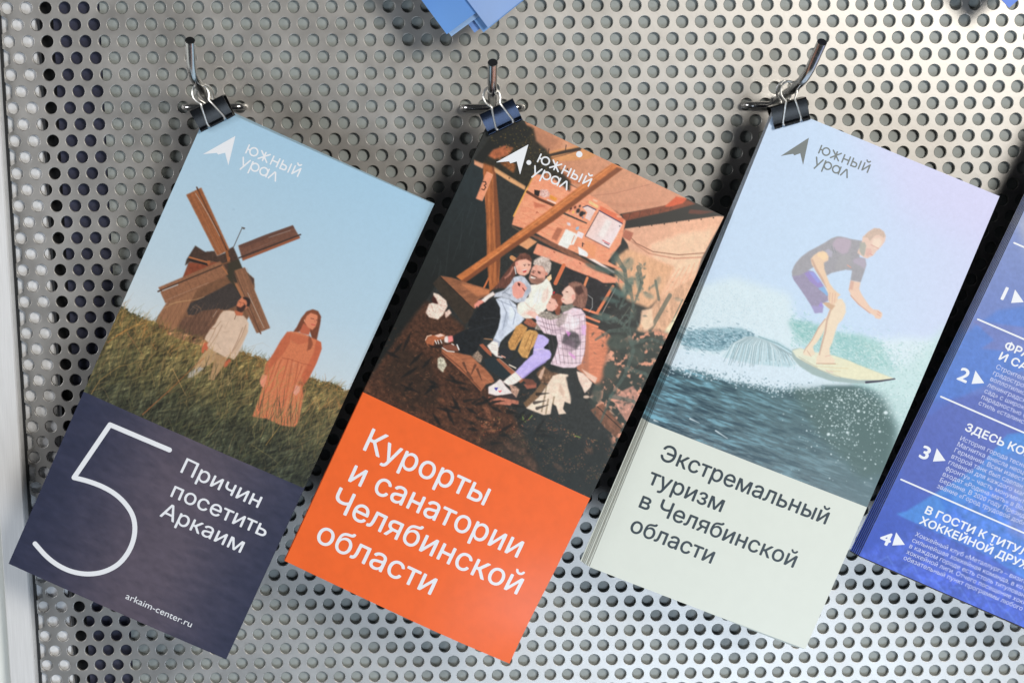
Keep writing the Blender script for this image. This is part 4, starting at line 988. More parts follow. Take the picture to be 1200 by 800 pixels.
def paint_surfer():
    c = Canvas(660, 110, 1190, 620)
    c.mott = .07
    full = [(660, 110), (1190, 110), (1190, 620), (660, 620)]
    c.grad(full, (900, 170), (186, 210, 246), (860, 330), (208, 230, 250))
    c.grad(full, (980, 250), (208, 228, 250), (1160, 230), (218, 216, 246), .75, 0)
    c.poly([(1000, 130), (1190, 130), (1190, 300), (1060, 250)], (216, 212, 246), .6, 40)
    # mist
    c.poly([(770, 420), (800, 340), (860, 325), (925, 345), (935, 400), (960, 440), (1000, 440), (1010, 400), (1060, 395), (1110, 400), (1080, 520), (1000, 520), (780, 520)], (224, 240, 246), .95, 10, .02)
    # sea
    r = np.random.default_rng(5)
    sea = [(770, 438), (786, 428), (820, 433), (850, 446), (880, 450), (920, 456), (955, 452), (990, 452), (1035, 450), (1060, 470), (1075, 500), (1090, 560), (1040, 640), (700, 640), (740, 480)]
    c.grad(sea, (765, 480), (50, 94, 114), (960, 530), (100, 128, 138), 1, 3, .10, 6)
    c.grad(sea, (900, 560), (116, 130, 136), (960, 450), (80, 112, 112), .6, 3)
    c.poly([(770, 520), (800, 500), (880, 540), (1000, 590), (1010, 620), (760, 620)], (128, 140, 146), .5, 12)
    m_, ys, xs = c.mask([(745, 640), (760, 435), (800, 430), (880, 455), (985, 470), (1050, 640)], 3)
    hh, ww = m_.shape
    yy, xx = np.mgrid[0:hh, 0:ww]
    g = .45 * fbm(hh + ww, hh + ww, (2.4, 26), 8, 4) + .55 * fbm(hh + ww, hh + ww, (9, 60), 18, 3)
    an = .32
    u = xx * math.cos(an) + yy * math.sin(an); v = -xx * math.sin(an) + yy * math.cos(an)
    n = g[(v - v.min()).astype(int) % (hh + ww), u.astype(int) % (hh + ww)]
    fall = np.clip(1.15 - xx / ww * 1.3, .08, 1) 
    c.put((m_ * (np.clip((n - .52) * 9, 0, 1) * fall).astype(np.float32), ys, xs), (140, 208, 232), .75)
    c.put((m_ * (np.clip((.46 - n) * 10, 0, 1) * fall).astype(np.float32), ys, xs), (24, 50, 66), .75)
    c.put((m_ * (np.clip((n - .58) * 8, 0, 1) * np.clip(xx / ww, 0, .6)).astype(np.float32), ys, xs), (170, 182, 186), .5)
    # foam band under the wave
    c.poly([(778, 428), (790, 408), (830, 415), (870, 420), (905, 425), (940, 430), (965, 450), (950, 455), (905, 452), (870, 446), (835, 436), (800, 432)], (222, 238, 248), 1, 2.6, .05, 1.5)
    for k in range(900):
        t = r.random(); x = 780 + t * 185; y = np.interp(x, [780, 835, 905, 965], [430, 437, 453, 456]) + r.normal(0, 4)
        c.oval(x, y, r.uniform(.4, 1.5), r.uniform(.3, 1.0), (226, 240, 248) if k % 3 else (130, 160, 172), .75)
    # darker water behind
    c.poly([(797, 400), (806, 388), (835, 384), (868, 384), (885, 394), (862, 402), (842, 412), (815, 408)], (150, 186, 198), 1, 2.4)
    for k in range(1500):
        x = r.uniform(797, 882); y = 397 + (x - 797) * .02 + r.normal(0, 6)
        c.line([(x, y), (x + r.uniform(1, 4), y + r.uniform(0, 1.4))], .7, [(84, 130, 146), (206, 230, 240), (60, 96, 112), (170, 208, 220)][k % 4], .6)
    for k in range(3200):   # spray
        x = r.normal(850, 34); y = r.normal(372, 24)
        c.oval(x, y, r.uniform(.3, .7), r.uniform(.3, .6), (236, 246, 250) if k % 2 else (170, 200, 214), .35)
    # curling sheet of water
    c.poly([(846, 418), (856, 404), (872, 395), (888, 393), (910, 399), (928, 410), (938, 424), (925, 430), (880, 426)], (196, 222, 230), 1, 1.2, .08, 1.5)
    for k in range(70):
        t = k / 70
        x0 = 874 + 40 * t; y0 = 394 + 14 * t * t
        ex = 848 + 88 * t + r.uniform(-2, 2)
        c.line([(x0, y0), ((x0 + ex) / 2 + (t - .5) * 6, y0 + 8), (ex, 424 + r.uniform(-5, 6))], .6, (120, 150, 158) if k % 2 else (240, 248, 250), .75)
    c.line([(888, 394), (912, 403), (930, 414)], 1.2, (110, 150, 156), .6)
    # green wave shoulder
    c.poly([(922, 376), (945, 376), (975, 388), (1010, 392), (1030, 400), (1050, 440), (1045, 460), (1000, 450), (960, 420), (935, 402)], (176, 216, 214), .95, 5, .05)
    c.poly([(924, 378), (945, 377), (965, 386), (965, 402), (940, 396)], (150, 200, 198), .8, 3); c.poly([(978, 390), (1005, 396), (1025, 425), (1000, 425), (978, 410)], (160, 206, 206), .8, 4)
    for k in range(2600):
        x = r.uniform(925, 1060); y = 378 + (x - 925) * .35 + r.normal(12, 14)
        c.line([(x, y), (x + r.uniform(-1, 4), y + r.uniform(-1, 3))], .8, [(130, 190, 186), (232, 246, 246), (166, 210, 208), (214, 236, 238)][k % 4], .45)
    c.poly([(1000, 440), (1060, 430), (1110, 380), (1100, 470), (1060, 560), (1045, 540), (1050, 500), (1030, 462)], (206, 232, 232), .95, 12)
    for k in range(2400):
        x = r.uniform(1000, 1100); y = r.uniform(400, 560)
        if (x - 1000) * .9 + 400 > y - 60: c.oval(x, y, r.uniform(.4, 1.1), r.uniform(.4, .9), [(176, 214, 208), (240, 250, 250), (150, 186, 182)][k % 3], .4)
    # green depth and bubbles
    c.poly([(925, 455), (1000, 452), (1035, 470), (1048, 500), (1050, 550), (1010, 560), (960, 510)], (88, 112, 106), .55, 10)
    for k in range(620):
        x = r.normal(1000, 30); y = 455 + abs(r.normal(0, 42))
        if 915 < x < 1062: c.oval(x, y, *(r.uniform(.3, 1.1) * np.array([1, .9])), (226, 242, 244), r.uniform(.3, .9))
    for x, y, q in ((1037, 483, 2.6), (985, 468, 1.6), (1005, 481, 2), (950, 487, 1.3), (968, 475, 1.5), (1003, 463, 1.4), (1030, 505, 1.6), (992, 506, 1.8), (970, 508, 2.2), (975, 509, 1.4), (980, 476, 1.3), (1020, 560, 1.2), (1013, 548, 1.2)):
        c.oval(x, y, q, q * .8, (232, 246, 248), .95, .3)
    for a, b in (((808, 490), (819, 495)), ((838, 504), (852, 513)), ((766, 492), (771, 494))): c.line([a, b], 1.6, (226, 240, 246), .9, .6)
    # board
    c.frame(900, 340, 6.667)
    c.poly([(178, 500), (185, 460), (240, 450), (380, 485), (500, 505), (620, 545), (700, 580), (880, 650), (985, 690), (880, 712), (760, 727), (640, 722), (480, 705), (340, 655), (240, 590), (190, 530)], (170, 190, 188), 1, .25)
    c.grad([(182, 470), (240, 450), (380, 485), (500, 505), (620, 545), (700, 580), (880, 650), (985, 690), (860, 700), (700, 700), (520, 670), (400, 620), (280, 560), (215, 520)], (250, 470), (234, 236, 214), (600, 640), (240, 236, 204), 1, .3, .03)
    c.lines([[(250, 540), (400, 620), (560, 675)], [(230, 515), (380, 600)]], .5, (150, 150, 140), .7); c.lines([[(360, 590), (620, 610)], [(450, 625), (560, 632)], [(420, 575), (540, 575)]], .5, (222, 196, 150), .8); c.lines([[(445, 620), (475, 640)], [(480, 632), (500, 640)]], .7, (222, 180, 190), .8)
    c.line([(760, 716), (860, 708), (984, 690)], 2.6, (62, 60, 78), 1, 1.4)
    # legs
    sk, sh = (246, 226, 200), (214, 182, 162)
    c.poly([(445, 215), (470, 190), (440, 290), (420, 340), (385, 395), (345, 440), (362, 500), (322, 515), (270, 502), (272, 470), (310, 425), (355, 350), (395, 280)], sk, 1, .25); c.line([(440, 225), (390, 290), (340, 385), (290, 450), (272, 485)], 1.6, sh, .9, 1.0)
    c.poly([(410, 92), (470, 100), (530, 70), (570, 65), (598, 110), (602, 170), (575, 230), (540, 265), (515, 340), (495, 410), (475, 450), (478, 505), (520, 545), (505, 570), (440, 572), (370, 570), (370, 530), (398, 470), (415, 400), (430, 330), (440, 250), (465, 180), (480, 150)], sk, 1, .25)
    c.line([(480, 160), (455, 230), (440, 330), (412, 430), (395, 500)], 2.6, sh, .9, 1.6); c.poly([(415, 92), (480, 95), (520, 120), (490, 158), (455, 130)], (214, 176, 146), .9, .8); c.line([(372, 570), (520, 571)], .7, (190, 140, 124), .9); c.line([(440, 515), (480, 505)], .8, (220, 170, 160), .7); c.line([(300, 470), (330, 515)], .9, (214, 176, 156), .7)
    # trunks
    c.frame(920, 260, 8)
    c.poly([(58, 500), (110, 470), (200, 450), (260, 465), (330, 560), (400, 680), (395, 740), (340, 765), (352, 795), (250, 805), (235, 780), (150, 650), (75, 545)], (164, 156, 182), 1, .3, .07, 1.6)
    c.poly([(330, 745), (355, 800), (300, 800)], (170, 150, 224), .9, .3); c.poly([(238, 782), (352, 798), (345, 850), (270, 855)], (172, 164, 206), 1, .3)
    c.poly([(175, 482), (215, 465), (262, 470), (355, 600), (300, 615), (225, 555)], (164, 148, 206), 1, .3); c.poly([(215, 465), (262, 470), (330, 560), (300, 575)], (160, 168, 236), .8, .4); c.poly([(302, 622), (355, 605), (400, 680), (388, 695), (350, 660)], (146, 188, 232), 1, .3)
    # shirt
    c.poly([(57, 470), (75, 420), (100, 378), (150, 325), (210, 280), (290, 238), (360, 200), (430, 155), (480, 138), (520, 138), (620, 163), (715, 178), (745, 230), (740, 280), (690, 300), (690, 330), (745, 345), (755, 400), (735, 470), (700, 568), (606, 548), (622, 455), (560, 448), (500, 462), (430, 478), (385, 505), (350, 460), (300, 400), (235, 440), (130, 500), (62, 508)], (170, 168, 174), 1, .3, .06, 1.4)
    c.poly([(440, 200), (480, 150), (560, 150), (615, 175), (608, 235), (580, 290), (530, 305), (480, 270), (450, 260)], (192, 178, 192), 1, 1.6); c.poly([(370, 270), (400, 250), (440, 280), (430, 335), (395, 320)], (192, 188, 204), .8, .9); c.poly([(630, 355), (680, 335), (745, 348), (752, 400), (735, 440), (680, 400), (640, 390)], (188, 178, 194), .9, 1.2); c.poly([(500, 320), (600, 300), (620, 420), (540, 450), (460, 440)], (178, 176, 178), .6, 1.4)
    c.line([(578, 405), (610, 428)], 1.1, (236, 170, 150), .9); c.lines([[(430, 230), (450, 290)], [(455, 240), (470, 290)]], .9, (140, 146, 152), .7)
    # arms
    c.poly([(235, 350), (262, 315), (310, 282), (350, 272), (385, 290), (402, 325), (398, 362), (358, 382), (362, 440), (385, 510), (410, 575), (450, 630), (495, 670), (515, 682), (490, 698), (482, 740), (462, 765), (445, 778), (420, 765), (398, 735), (395, 665), (372, 600), (330, 530), (285, 460), (245, 400)], (244, 212, 182), 1, .25); c.poly([(235, 350), (255, 350), (290, 430), (350, 530), (385, 620), (372, 612), (330, 540), (280, 460)], (206, 172, 156), .8, .5); c.poly([(300, 290), (370, 285), (395, 330), (360, 360), (300, 320)], (252, 222, 180), .8, 1)
    c.lines([[(415, 660), (405, 740)], [(440, 665), (432, 765)], [(465, 670), (455, 750)]], .6, (222, 170, 156), .8)
    c.poly([(607, 548), (700, 566), (688, 625), (700, 670), (745, 730), (790, 798), (740, 800), (640, 700), (590, 640)], (242, 208, 186), 1, .25); c.poly([(607, 550), (640, 560), (625, 640), (690, 730), (640, 700), (590, 640)], (216, 172, 158), .7, .6)
    c.frame(900, 340, 6.667)
    c.poly([(628, -5), (710, 0), (742, 65), (775, 115), (815, 148), (860, 154), (885, 178), (884, 205), (868, 226), (830, 216), (826, 200), (790, 178), (740, 140), (690, 100), (645, 55)], (244, 210, 188), 1, .25); c.line([(640, 40), (700, 108), (790, 178)], 1.3, (216, 168, 154), .8); c.lines([[(850, 165), (872, 180)], [(845, 185), (870, 200)]], .7, (220, 150, 136), .8)
    # head
    c.frame(920, 260, 8)
    c.poly([(716, 180), (722, 140), (745, 125), (775, 95), (830, 62), (880, 64), (920, 92), (938, 135), (932, 180), (900, 225), (872, 256), (850, 275), (820, 315), (765, 343), (735, 335), (700, 312), (672, 290), (680, 265), (705, 230)], (238, 206, 190), 1, .25)
    c.poly([(722, 145), (775, 95), (830, 61), (880, 64), (920, 92), (938, 138), (915, 150), (880, 125), (845, 125), (815, 150), (790, 185), (770, 150)], (214, 188, 172), 1, .5, .08, 1); c.poly([(695, 195), (740, 190), (755, 225), (745, 280), (735, 320), (710, 310), (690, 270)], (178, 180, 172), .9, .9); c.poly([(820, 160), (880, 150), (905, 190), (880, 240), (840, 250), (810, 210)], (248, 226, 206), .9, 1.2)
    c.line([(800, 215), (870, 250)], 1.0, (214, 160, 150), .7); c.poly([(755, 250), (800, 250), (810, 290), (770, 330), (745, 310)], (228, 186, 176), .8, 1); c.line([(790, 300), (812, 312)], .8, (220, 140, 136), .8)
    return c

def paint_blue():
    c = Canvas(990, 120, 1520, 780)
    full = [(990, 120), (1520, 120), (1520, 780), (990, 780)]
    c.grad(full, (1190, 300), (168, 154, 186), (1150, 700), (66, 78, 190))
    c.grad(full, (1010, 640), (44, 62, 170), (1180, 560), (96, 106, 190), .55)
    c.poly([(1190, 250), (1300, 250), (1320, 350), (1210, 310)], (196, 172, 186), .7, 12)
    c.poly([(1092, 450), (1120, 395), (1170, 360), (1230, 350), (1230, 420), (1170, 440), (1110, 470), (1080, 490)], (84, 118, 206), .6, 3, .1, 6)
    c.poly([(1140, 372), (1165, 395), (1150, 405), (1200, 410), (1200, 380)], (150, 116, 168), .45, 2)
    c.poly([(1075, 470), (1200, 450), (1200, 520), (1110, 590), (1056, 560), (1062, 500)], (92, 88, 170), .55, 5)
    c.poly([(1062, 597), (1150, 540), (1180, 505), (1220, 500), (1220, 690), (1160, 650), (1062, 606), (1050, 600)], (84, 140, 220), .75, 2, .08, 6)
    c.poly([(1100, 580), (1112, 575), (1150, 640), (1125, 632)], (60, 100, 200), .5, 2); c.poly([(1150, 540), (1200, 520), (1200, 570), (1165, 590)], (110, 120, 200), .5, 3)
    c.poly([(1020, 640), (1110, 668), (1200, 700), (1200, 745), (1005, 655)], (72, 84, 200), .6, 4, .25, 5); c.poly([(1180, 560), (1210, 570), (1215, 640), (1180, 620)], (186, 150, 190), .5, 6)
    c.put(c.mask([(1004, 650), (1180, 560), (1300, 700), (1200, 740)], 6), (100, 110, 216), .35, .6, 7, 4)
    for k in range(14):
        c.line([(1015 + k * 14, 652 + k * 5), (1026 + k * 14, 640 + k * 6 + (k % 3) * 5), (1040 + k * 14, 668 + k * 6)], 2.2, (120, 136, 228) if k % 2 else (60, 70, 180), .35)
    c.c = c.c * np.array([.90, .98, 1.]) + np.array([.03, .07, .05])
    return c

# ------------------------------------------------------------------ lettering
# Letter outlines come from Blender's own built-in font; they are filled on a fine grid and
# turned into thin ink meshes that lie on the paper.
def outlines(text):
    cu = bpy.data.curves.new('tmp_text', 'FONT')
    cu.body = text
    ob = bpy.data.objects.new('tmp_text', cu)
    COL.objects.link(ob)
    dg = bpy.context.evaluated_depsgraph_get()
    c = ob.evaluated_get(dg).to_curve(dg)
    res = []
    for sp in c.splines:
        P = sp.bezier_points
        n = len(P)
        pts = []
        for i in range(n):
            a, b = P[i], P[(i + 1) % n]
            p0, p1, p2, p3 = (np.array(q)[:2] for q in (a.co, a.handle_right, b.handle_left, b.co))
            ch = np.linalg.norm(p3 - p0)
            if ch < 1e-7: continue
            flat = abs(np.cross(p1 - p0, p3 - p0)) < 1e-7 and abs(np.cross(p2 - p0, p3 - p0)) < 1e-7
            for t in ([0] if flat else np.arange(6) / 6):
                pts.append((1-t)**3*p0 + 3*t*(1-t)**2*p1 + 3*t*t*(1-t)*p2 + t**3*p3)
        if len(pts) > 2: res.append(np.array(pts))
    ob.evaluated_get(dg).to_curve_clear()
    bpy.data.objects.remove(ob)
    bpy.data.curves.remove(cu)
    return res

_cap = {}
def cap_height(ch):
    if ch not in _cap: _cap[ch] = max(q[:, 1].max() for q in outlines(ch))
    return _cap[ch]

class Homog:
    """sketch point <-> paper millimetres for one sheet"""
    def __init__(s, px, w, h):
        A = []
        for (x, y), (u, v) in zip(px, ((0, 0), (w, 0), (w, h), (0, h))):
            A.append([u, v, 1, 0, 0, 0, -x*u, -x*v, -x]); A.append([0, 0, 0, u, v, 1, -y*u, -y*v, -y])
        s.H = np.linalg.svd(np.array(A, float))[2][-1].reshape(3, 3)
        s.I = np.linalg.inv(s.H)
    def fwd(s, u, v):
        q = s.H @ np.array([np.ravel(u), np.ravel(v), np.ones(np.size(u))])
        return (q[0] / q[2]).reshape(np.shape(u)), (q[1] / q[2]).reshape(np.shape(u))
    def inv(s, x, y):
        q = s.I @ np.array([x, y, 1.0])
        return q[:2] / q[2]

class Ink:
    """coverage field over a patch of paper; loops are in paper mm (u right, v down)"""
    def __init__(s, step=.11):
        s.step, s.loops, s.strokes = step, [], []
    def text(s, hg, text, p0, p1=None, cap=None, capch='Н', width=None, sc=None, ang=None, bold=0):
        ol = outlines(text)
        a = hg.inv(*p0)
        xs0 = min(q[:, 0].min() for q in ol); xs1 = max(q[:, 0].max() for q in ol)
        if p1 is not None:
            b = hg.inv(*p1); d = b - a; L = np.linalg.norm(d); d /= L
        else:
            d = np.array([math.cos(ang or 0), math.sin(ang or 0)]); L = None
        up = np.array([d[1], -d[0]])
        sy = cap / cap_height(capch)
        sx = (L / (xs1 - xs0)) if L else sy * (sc or 1)
        for q in ol:
            s.loops.append(a + (q[:, :1] - xs0) * sx * d + q[:, 1:] * sy * up)
        return sx / sy
    def poly(s, pts): s.loops.append(np.array(pts, float))
    def stroke(s, pts, r): s.strokes.append((np.array(pts, float), r))
    def field(s, bold=0.):
        P = np.concatenate(s.loops + [p for p, r in s.strokes])
        mr = max([r for p, r in s.strokes] + [0]) + 4 * s.step
        lo, hi = P.min(0) - mr, P.max(0) + mr
        st = s.step; SS = 3
        nx, ny = (np.ceil((hi - lo) / st).astype(int) + 1)
        F = np.zeros((ny * SS, nx * SS + 1), np.int32)
        if s.loops:
            X, Y, G = [], [], []
            for q in s.loops:
                g = (q - lo) / st * SS
                for (ax, ay), (bx, by) in zip(g, np.roll(g, -1, 0)):
                    if ay == by: continue
                    sg = 1 if by > ay else -1
                    y0, y1 = (ay, by) if by > ay else (by, ay)
                    ys = np.arange(math.ceil(y0 - .5), math.ceil(y1 - .5))
                    if len(ys) == 0: continue
                    x = ax + (ys + .5 - ay) * (bx - ax) / (by - ay)
                    X.append(np.clip(np.ceil(x - .5), 0, nx * SS).astype(int)); Y.append(ys); G.append(np.full(len(ys), sg))
            if Y: np.add.at(F, (np.concatenate(Y), np.concatenate(X)), np.concatenate(G))
            F = (np.cumsum(F, 1) != 0)
        M_ = F[:, :nx * SS].astype(np.float32)
        C_ = M_.reshape(ny, SS, nx, SS).mean((1, 3))
        gx = lo[0] + (np.arange(nx) + .5) * st; gy = lo[1] + (np.arange(ny) + .5) * st
        for p, r in s.strokes:
            for A, B in zip(p[:-1], p[1:]):
                i0 = max(int((min(A[0], B[0]) - r - lo[0]) / st) - 2, 0); i1 = int((max(A[0], B[0]) + r - lo[0]) / st) + 3
                j0 = max(int((min(A[1], B[1]) - r - lo[1]) / st) - 2, 0); j1 = int((max(A[1], B[1]) + r - lo[1]) / st) + 3
                xx, yy = np.meshgrid(gx[i0:i1], gy[j0:j1])
                d = B - A
                t = np.clip(((xx - A[0]) * d[0] + (yy - A[1]) * d[1]) / max(d @ d, 1e-9), 0, 1)
                ds = np.hypot(xx - A[0] - t * d[0], yy - A[1] - t * d[1])
                C_[j0:j1, i0:i1] = np.maximum(C_[j0:j1, i0:i1], np.clip((r - ds) / st + .5, 0, 1))
        if bold: 
            C_ = blur(C_, 1)
        return C_, gx, gy, (.5 - bold)
    def mesh(s, name, surf, m, lift=.05, bold=0.):
        C_, gx, gy, th = s.field(bold)
        ins = C_ > th
        ny, nx = C_.shape
        quad = ins[:-1, :-1].astype(int) + ins[:-1, 1:] + ins[1:, :-1] + ins[1:, 1:]
        V, Fc, idx = [], [], {}
        def vid(key, u, v):
            if key not in idx:
                idx[key] = len(V); V.append((u, v))
            return idx[key]
        full = quad == 4
        for j in np.nonzero(full.any(1))[0]:
            row = np.concatenate([[0], full[j].astype(int), [0]])
            dd = np.diff(row)
            for a, b in zip(np.nonzero(dd == 1)[0], np.nonzero(dd == -1)[0]):
                for a, b in [(q, min(q + 22, b)) for q in range(a, b, 22)]: Fc.append((vid((0, j, a), gx[a], gy[j]), vid((0, j, b), gx[b], gy[j]), vid((0, j+1, b), gx[b], gy[j+1]), vid((0, j+1, a), gx[a], gy[j+1])))
        js, is_ = np.nonzero((quad > 0) & (quad < 4))
        for j, i in zip(js.tolist(), is_.tolist()):
            cs = ((j, i), (j, i+1), (j+1, i+1), (j+1, i))
            f = []
            for k in range(4):
                a, b = cs[k], cs[(k+1) % 4]
                va, vb = C_[a], C_[b]
                if va > th: f.append(vid((0, a[0], a[1]), gx[a[1]], gy[a[0]]))
                if (va > th) != (vb > th):
                    t = (th - va) / (vb - va)
                    lo_, hi_ = (a, b) if a < b else (b, a)
                    f.append(vid((1, lo_, hi_), gx[a[1]] + t * (gx[b[1]] - gx[a[1]]), gy[a[0]] + t * (gy[b[0]] - gy[a[0]])))
            if len(f) > 2: Fc.append(tuple(f))
        V = np.array(V)
        P = surf(V[:, 0], V[:, 1], lift)
        me = mesh(name, P, [f[::-1] for f in Fc], [m])
        return me

LOGO = [  # strokes in x-heights from the first baseline
    [(0, 0), (0, 1)], [(0, .5), (.32, .5)], ('o', .82, .5, .47),
    [(1.62, 1), (2.72, 0)], [(1.62, 0), (2.72, 1)], [(2.17, 0), (2.17, 1)],
    [(3.2, 0), (3.2, 1)], [(3.2, .5), (3.98, .5)], [(3.98, 0), (3.98, 1)],
    [(4.42, 0), (4.42, 1)], [(4.42, .58), (4.88, .58), (5.05, .5), (5.1, .3), (5.05, .1), (4.88, .03), (4.42, .03)], [(5.48, 0), (5.48, 1)],
    [(5.98, 1), (5.98, .02), (6.72, .98), (6.72, 0)], [(6.12, 1.42), (6.22, 1.3), (6.35, 1.26), (6.48, 1.3), (6.58, 1.42)],
    [(-.05, -.62), (.4, -1.55)], [(.86, -.62), (.2, -2.02)],
    [(1.22, -2.02), (1.22, -.62)], ('o', 1.7, -1.1, .46), ('o', 2.86, -1.12, .46), [(3.34, -.64), (3.34, -1.58)],
    [(3.66, -1.58), (4.08, -.66), (4.18, -.66), (4.56, -1.58)]]
def logo_ink(hg, o, e, mark):
    """o, e: ends of the first baseline; mark: outline of the arrow emblem, sketch units"""
    a = hg.inv(*o); b = hg.inv(*e); d = b - a; L = np.linalg.norm(d); d /= L
    up = np.array([d[1], -d[0]]); xh = L / 6.8
    t = Ink(.07)
    for q in LOGO:
        if q[0] == 'o':
            an = np.arange(25) * 2 * math.pi / 24
            q = np.column_stack([q[1] + q[3] * np.cos(an), q[2] + q[3] * np.sin(an)])
        q = np.array(q, float)
        t.stroke(a + q[:, :1] * xh * d + q[:, 1:] * xh * up, .092 * xh)
    k = Ink(.1)
    k.poly([hg.inv(*p) for p in mark])
    return t, k

# ------------------------------------------------------------------ leaflets
def ink_mat(name, rough=.42, sp=.5):
    m = mat(name, (.8, .8, .8), rough, 0, sp, bump=(2600, .000006))
    nt = m.node_tree
    at = nt.nodes.new('ShaderNodeAttribute')
    at.attribute_name = 'ink'
    nt.links.new(at.outputs['Color'], nt.nodes['Principled BSDF'].inputs['Base Color'])
    return m
M_PRINT = ink_mat('printed_coated_paper')
M_PAPER = mat('white_paper', (.74, .73, .70), .6, 0, .3, noise=(900, .05))
M_BACKP = mat('gap_darkening_back', (.045, .05, .075), .5, 0, .3, noise=(300, .2))  # unseen backs coloured dark to deepen the shade in the gaps
M_WINK = mat('white_ink', (.82, .84, .88), .42, 0, .5, noise=(1200, .01))
M_LINK = mat('lavender_ink', (.60, .64, .86), .42, 0, .5, noise=(1200, .01))
M_DINK = mat('slate_ink', (.035, .052, .065), .42, 0, .5, noise=(1200, .05))
M_GINK = mat('grey_ink', (.16, .185, .185), .42, 0, .5, noise=(1200, .04))

def lin(c):
    c = np.clip(c, 0, 1)
    return np.where(c <= .04045, c / 12.92, ((c + .055) / 1.055) ** 2.4)

GAIN = .92
class Sheet:
    def __init__(s, px, depth, w=100., h=210., bow=(0., 0.), curl=None):
        s.curl = curl
        s.px, s.w, s.h, s.bow = px, w, h, bow
        s.hg = Homog(px, w, h)
        s.P = [unproj(x, y, d) for (x, y), d in zip(px, depth)]
        s.o = np.array(W(*s.P[0]))
        a, b = s.P[1] - s.P[0], s.P[3] - s.P[0]
        n = np.cross(b, a); n /= np.linalg.norm(n)
        if n[2] < 0: n = -n
        s.n = n
        # the paper position for (u, v) follows the same projective grid as the sketch
        q = [RC @ (p * [1, 1, -1] - CAMP) for p in s.P]
        s.z = [v[2] for v in q]
    def surf(s, u, v, lift=0.):
        u = np.asarray(u, float); v = np.asarray(v, float)
        a, b = u / s.w, v / s.h
        p = (s.P[0][None] * ((1-a)*(1-b))[:, None] + s.P[1][None] * (a*(1-b))[:, None]
             + s.P[2][None] * (a*b)[:, None] + s.P[3][None] * ((1-a)*b)[:, None])
        bw = s.bow[0] * np.sin(math.pi * a) + s.bow[1] * np.sin(math.pi * b) + lift
        if s.curl: bw = bw + s.curl[0] * np.clip((a - s.curl[1]) / (1 - s.curl[1]), 0, 1) ** 2 * np.exp(-((b - s.curl[2]) / s.curl[3]) ** 2)
        p = p + s.n[None] * bw[:, None]
        x, y, d = p[:, 0], p[:, 1], p[:, 2]
        return np.column_stack([x * .001, -d * .001, Z0 + y * .001]) - s.o[None]

def build_sheet(s, name, canvas, vsplit, lower, thick=.45, step=.23, chunk=.8):
    """one printed leaflet: dense picture area, coarser plain area, folded paper thickness behind"""
    V, F, Cc, MI = [], [], [], []
    nv = 0
    bands = []
    if canvas is not None: bands.append((0, vsplit, step, True))
    bands.append((vsplit, s.h, chunk, False))
    for (v0, v1, st, pic) in bands:
        nu = int(s.w / st) + 1; nn = int((v1 - v0) / st) + 1
        u = np.linspace(0, s.w, nu); v = np.linspace(v0, v1, nn)
        uu, vv = np.meshgrid(u, v)
        P = s.surf(uu.ravel(), vv.ravel())
        if pic:
            X, Y = s.hg.fwd(uu.ravel(), vv.ravel())
            c = canvas.sample(X, Y)
        else:
            c = lower(uu.ravel(), vv.ravel(), uu.shape)
        i = np.arange(nn - 1)[:, None] * nu + np.arange(nu - 1)[None]
        f = np.stack([i, i + nu, i + nu + 1, i + 1], -1).reshape(-1, 4) + nv
        V.append(P); Cc.append(lin(c) * GAIN); F.append(f); nv += len(P)
        MI += [0] * len(f)
    # body: edges and back
    m = 24
    ring = [(k / m * s.w, 0) for k in range(m)] + [(s.w, k / m * s.h) for k in range(m)] + [(s.w - k / m * s.w, s.h) for k in range(m)] + [(0, s.h - k / m * s.h) for k in range(m)]
    ru, rv = np.array(ring, float).T
    A = s.surf(ru, rv, -.012); B = s.surf(ru, rv, -thick)
    V += [A, B]; Cc += [np.full((len(A), 3), .6)] * 2
    k = len(A)
    f = [(nv + i, nv + k + i, nv + k + (i+1) % k, nv + (i+1) % k) for i in range(k)]
    nv2 = nv + 2 * k
    # back as a strip grid
    bu, bv = np.meshgrid(np.linspace(0, s.w, 13), np.linspace(0, s.h, 25))
    Pb = s.surf(bu.ravel(), bv.ravel(), -thick)
    i = (np.arange(24)[:, None] * 13 + np.arange(12)[None]).ravel()
    fb = [(nv2 + q, nv2 + q + 1, nv2 + q + 14, nv2 + q + 13) for q in i]
    V.append(Pb); Cc.append(np.full((len(Pb), 3), .6))
    V = np.concatenate(V); Cc = np.concatenate(Cc)
    Fq = [tuple(q) for q in np.concatenate(F).tolist()] + f + fb
    MI += [1] * len(f) + [2] * len(fb)
    me = mesh(name, V, Fq, [M_PRINT, M_PAPER, M_BACKP])
    me.polygons.foreach_set('material_index', MI)
    sm = [mi == 0 for mi in MI]
    me.polygons.foreach_set('use_smooth', sm)
    at = me.color_attributes.new('ink', 'FLOAT_COLOR', 'POINT')
    at.data.foreach_set('color', np.column_stack([Cc, np.ones(len(Cc))]).astype(np.float32).ravel())
    me.update()
    return me

def leaflet(s, me, label, cat='leaflet', group=None):
    root = empty('leaflet', tuple(s.o))
    tag(root, label, cat, group)
    link('cover', me, root)
    return root

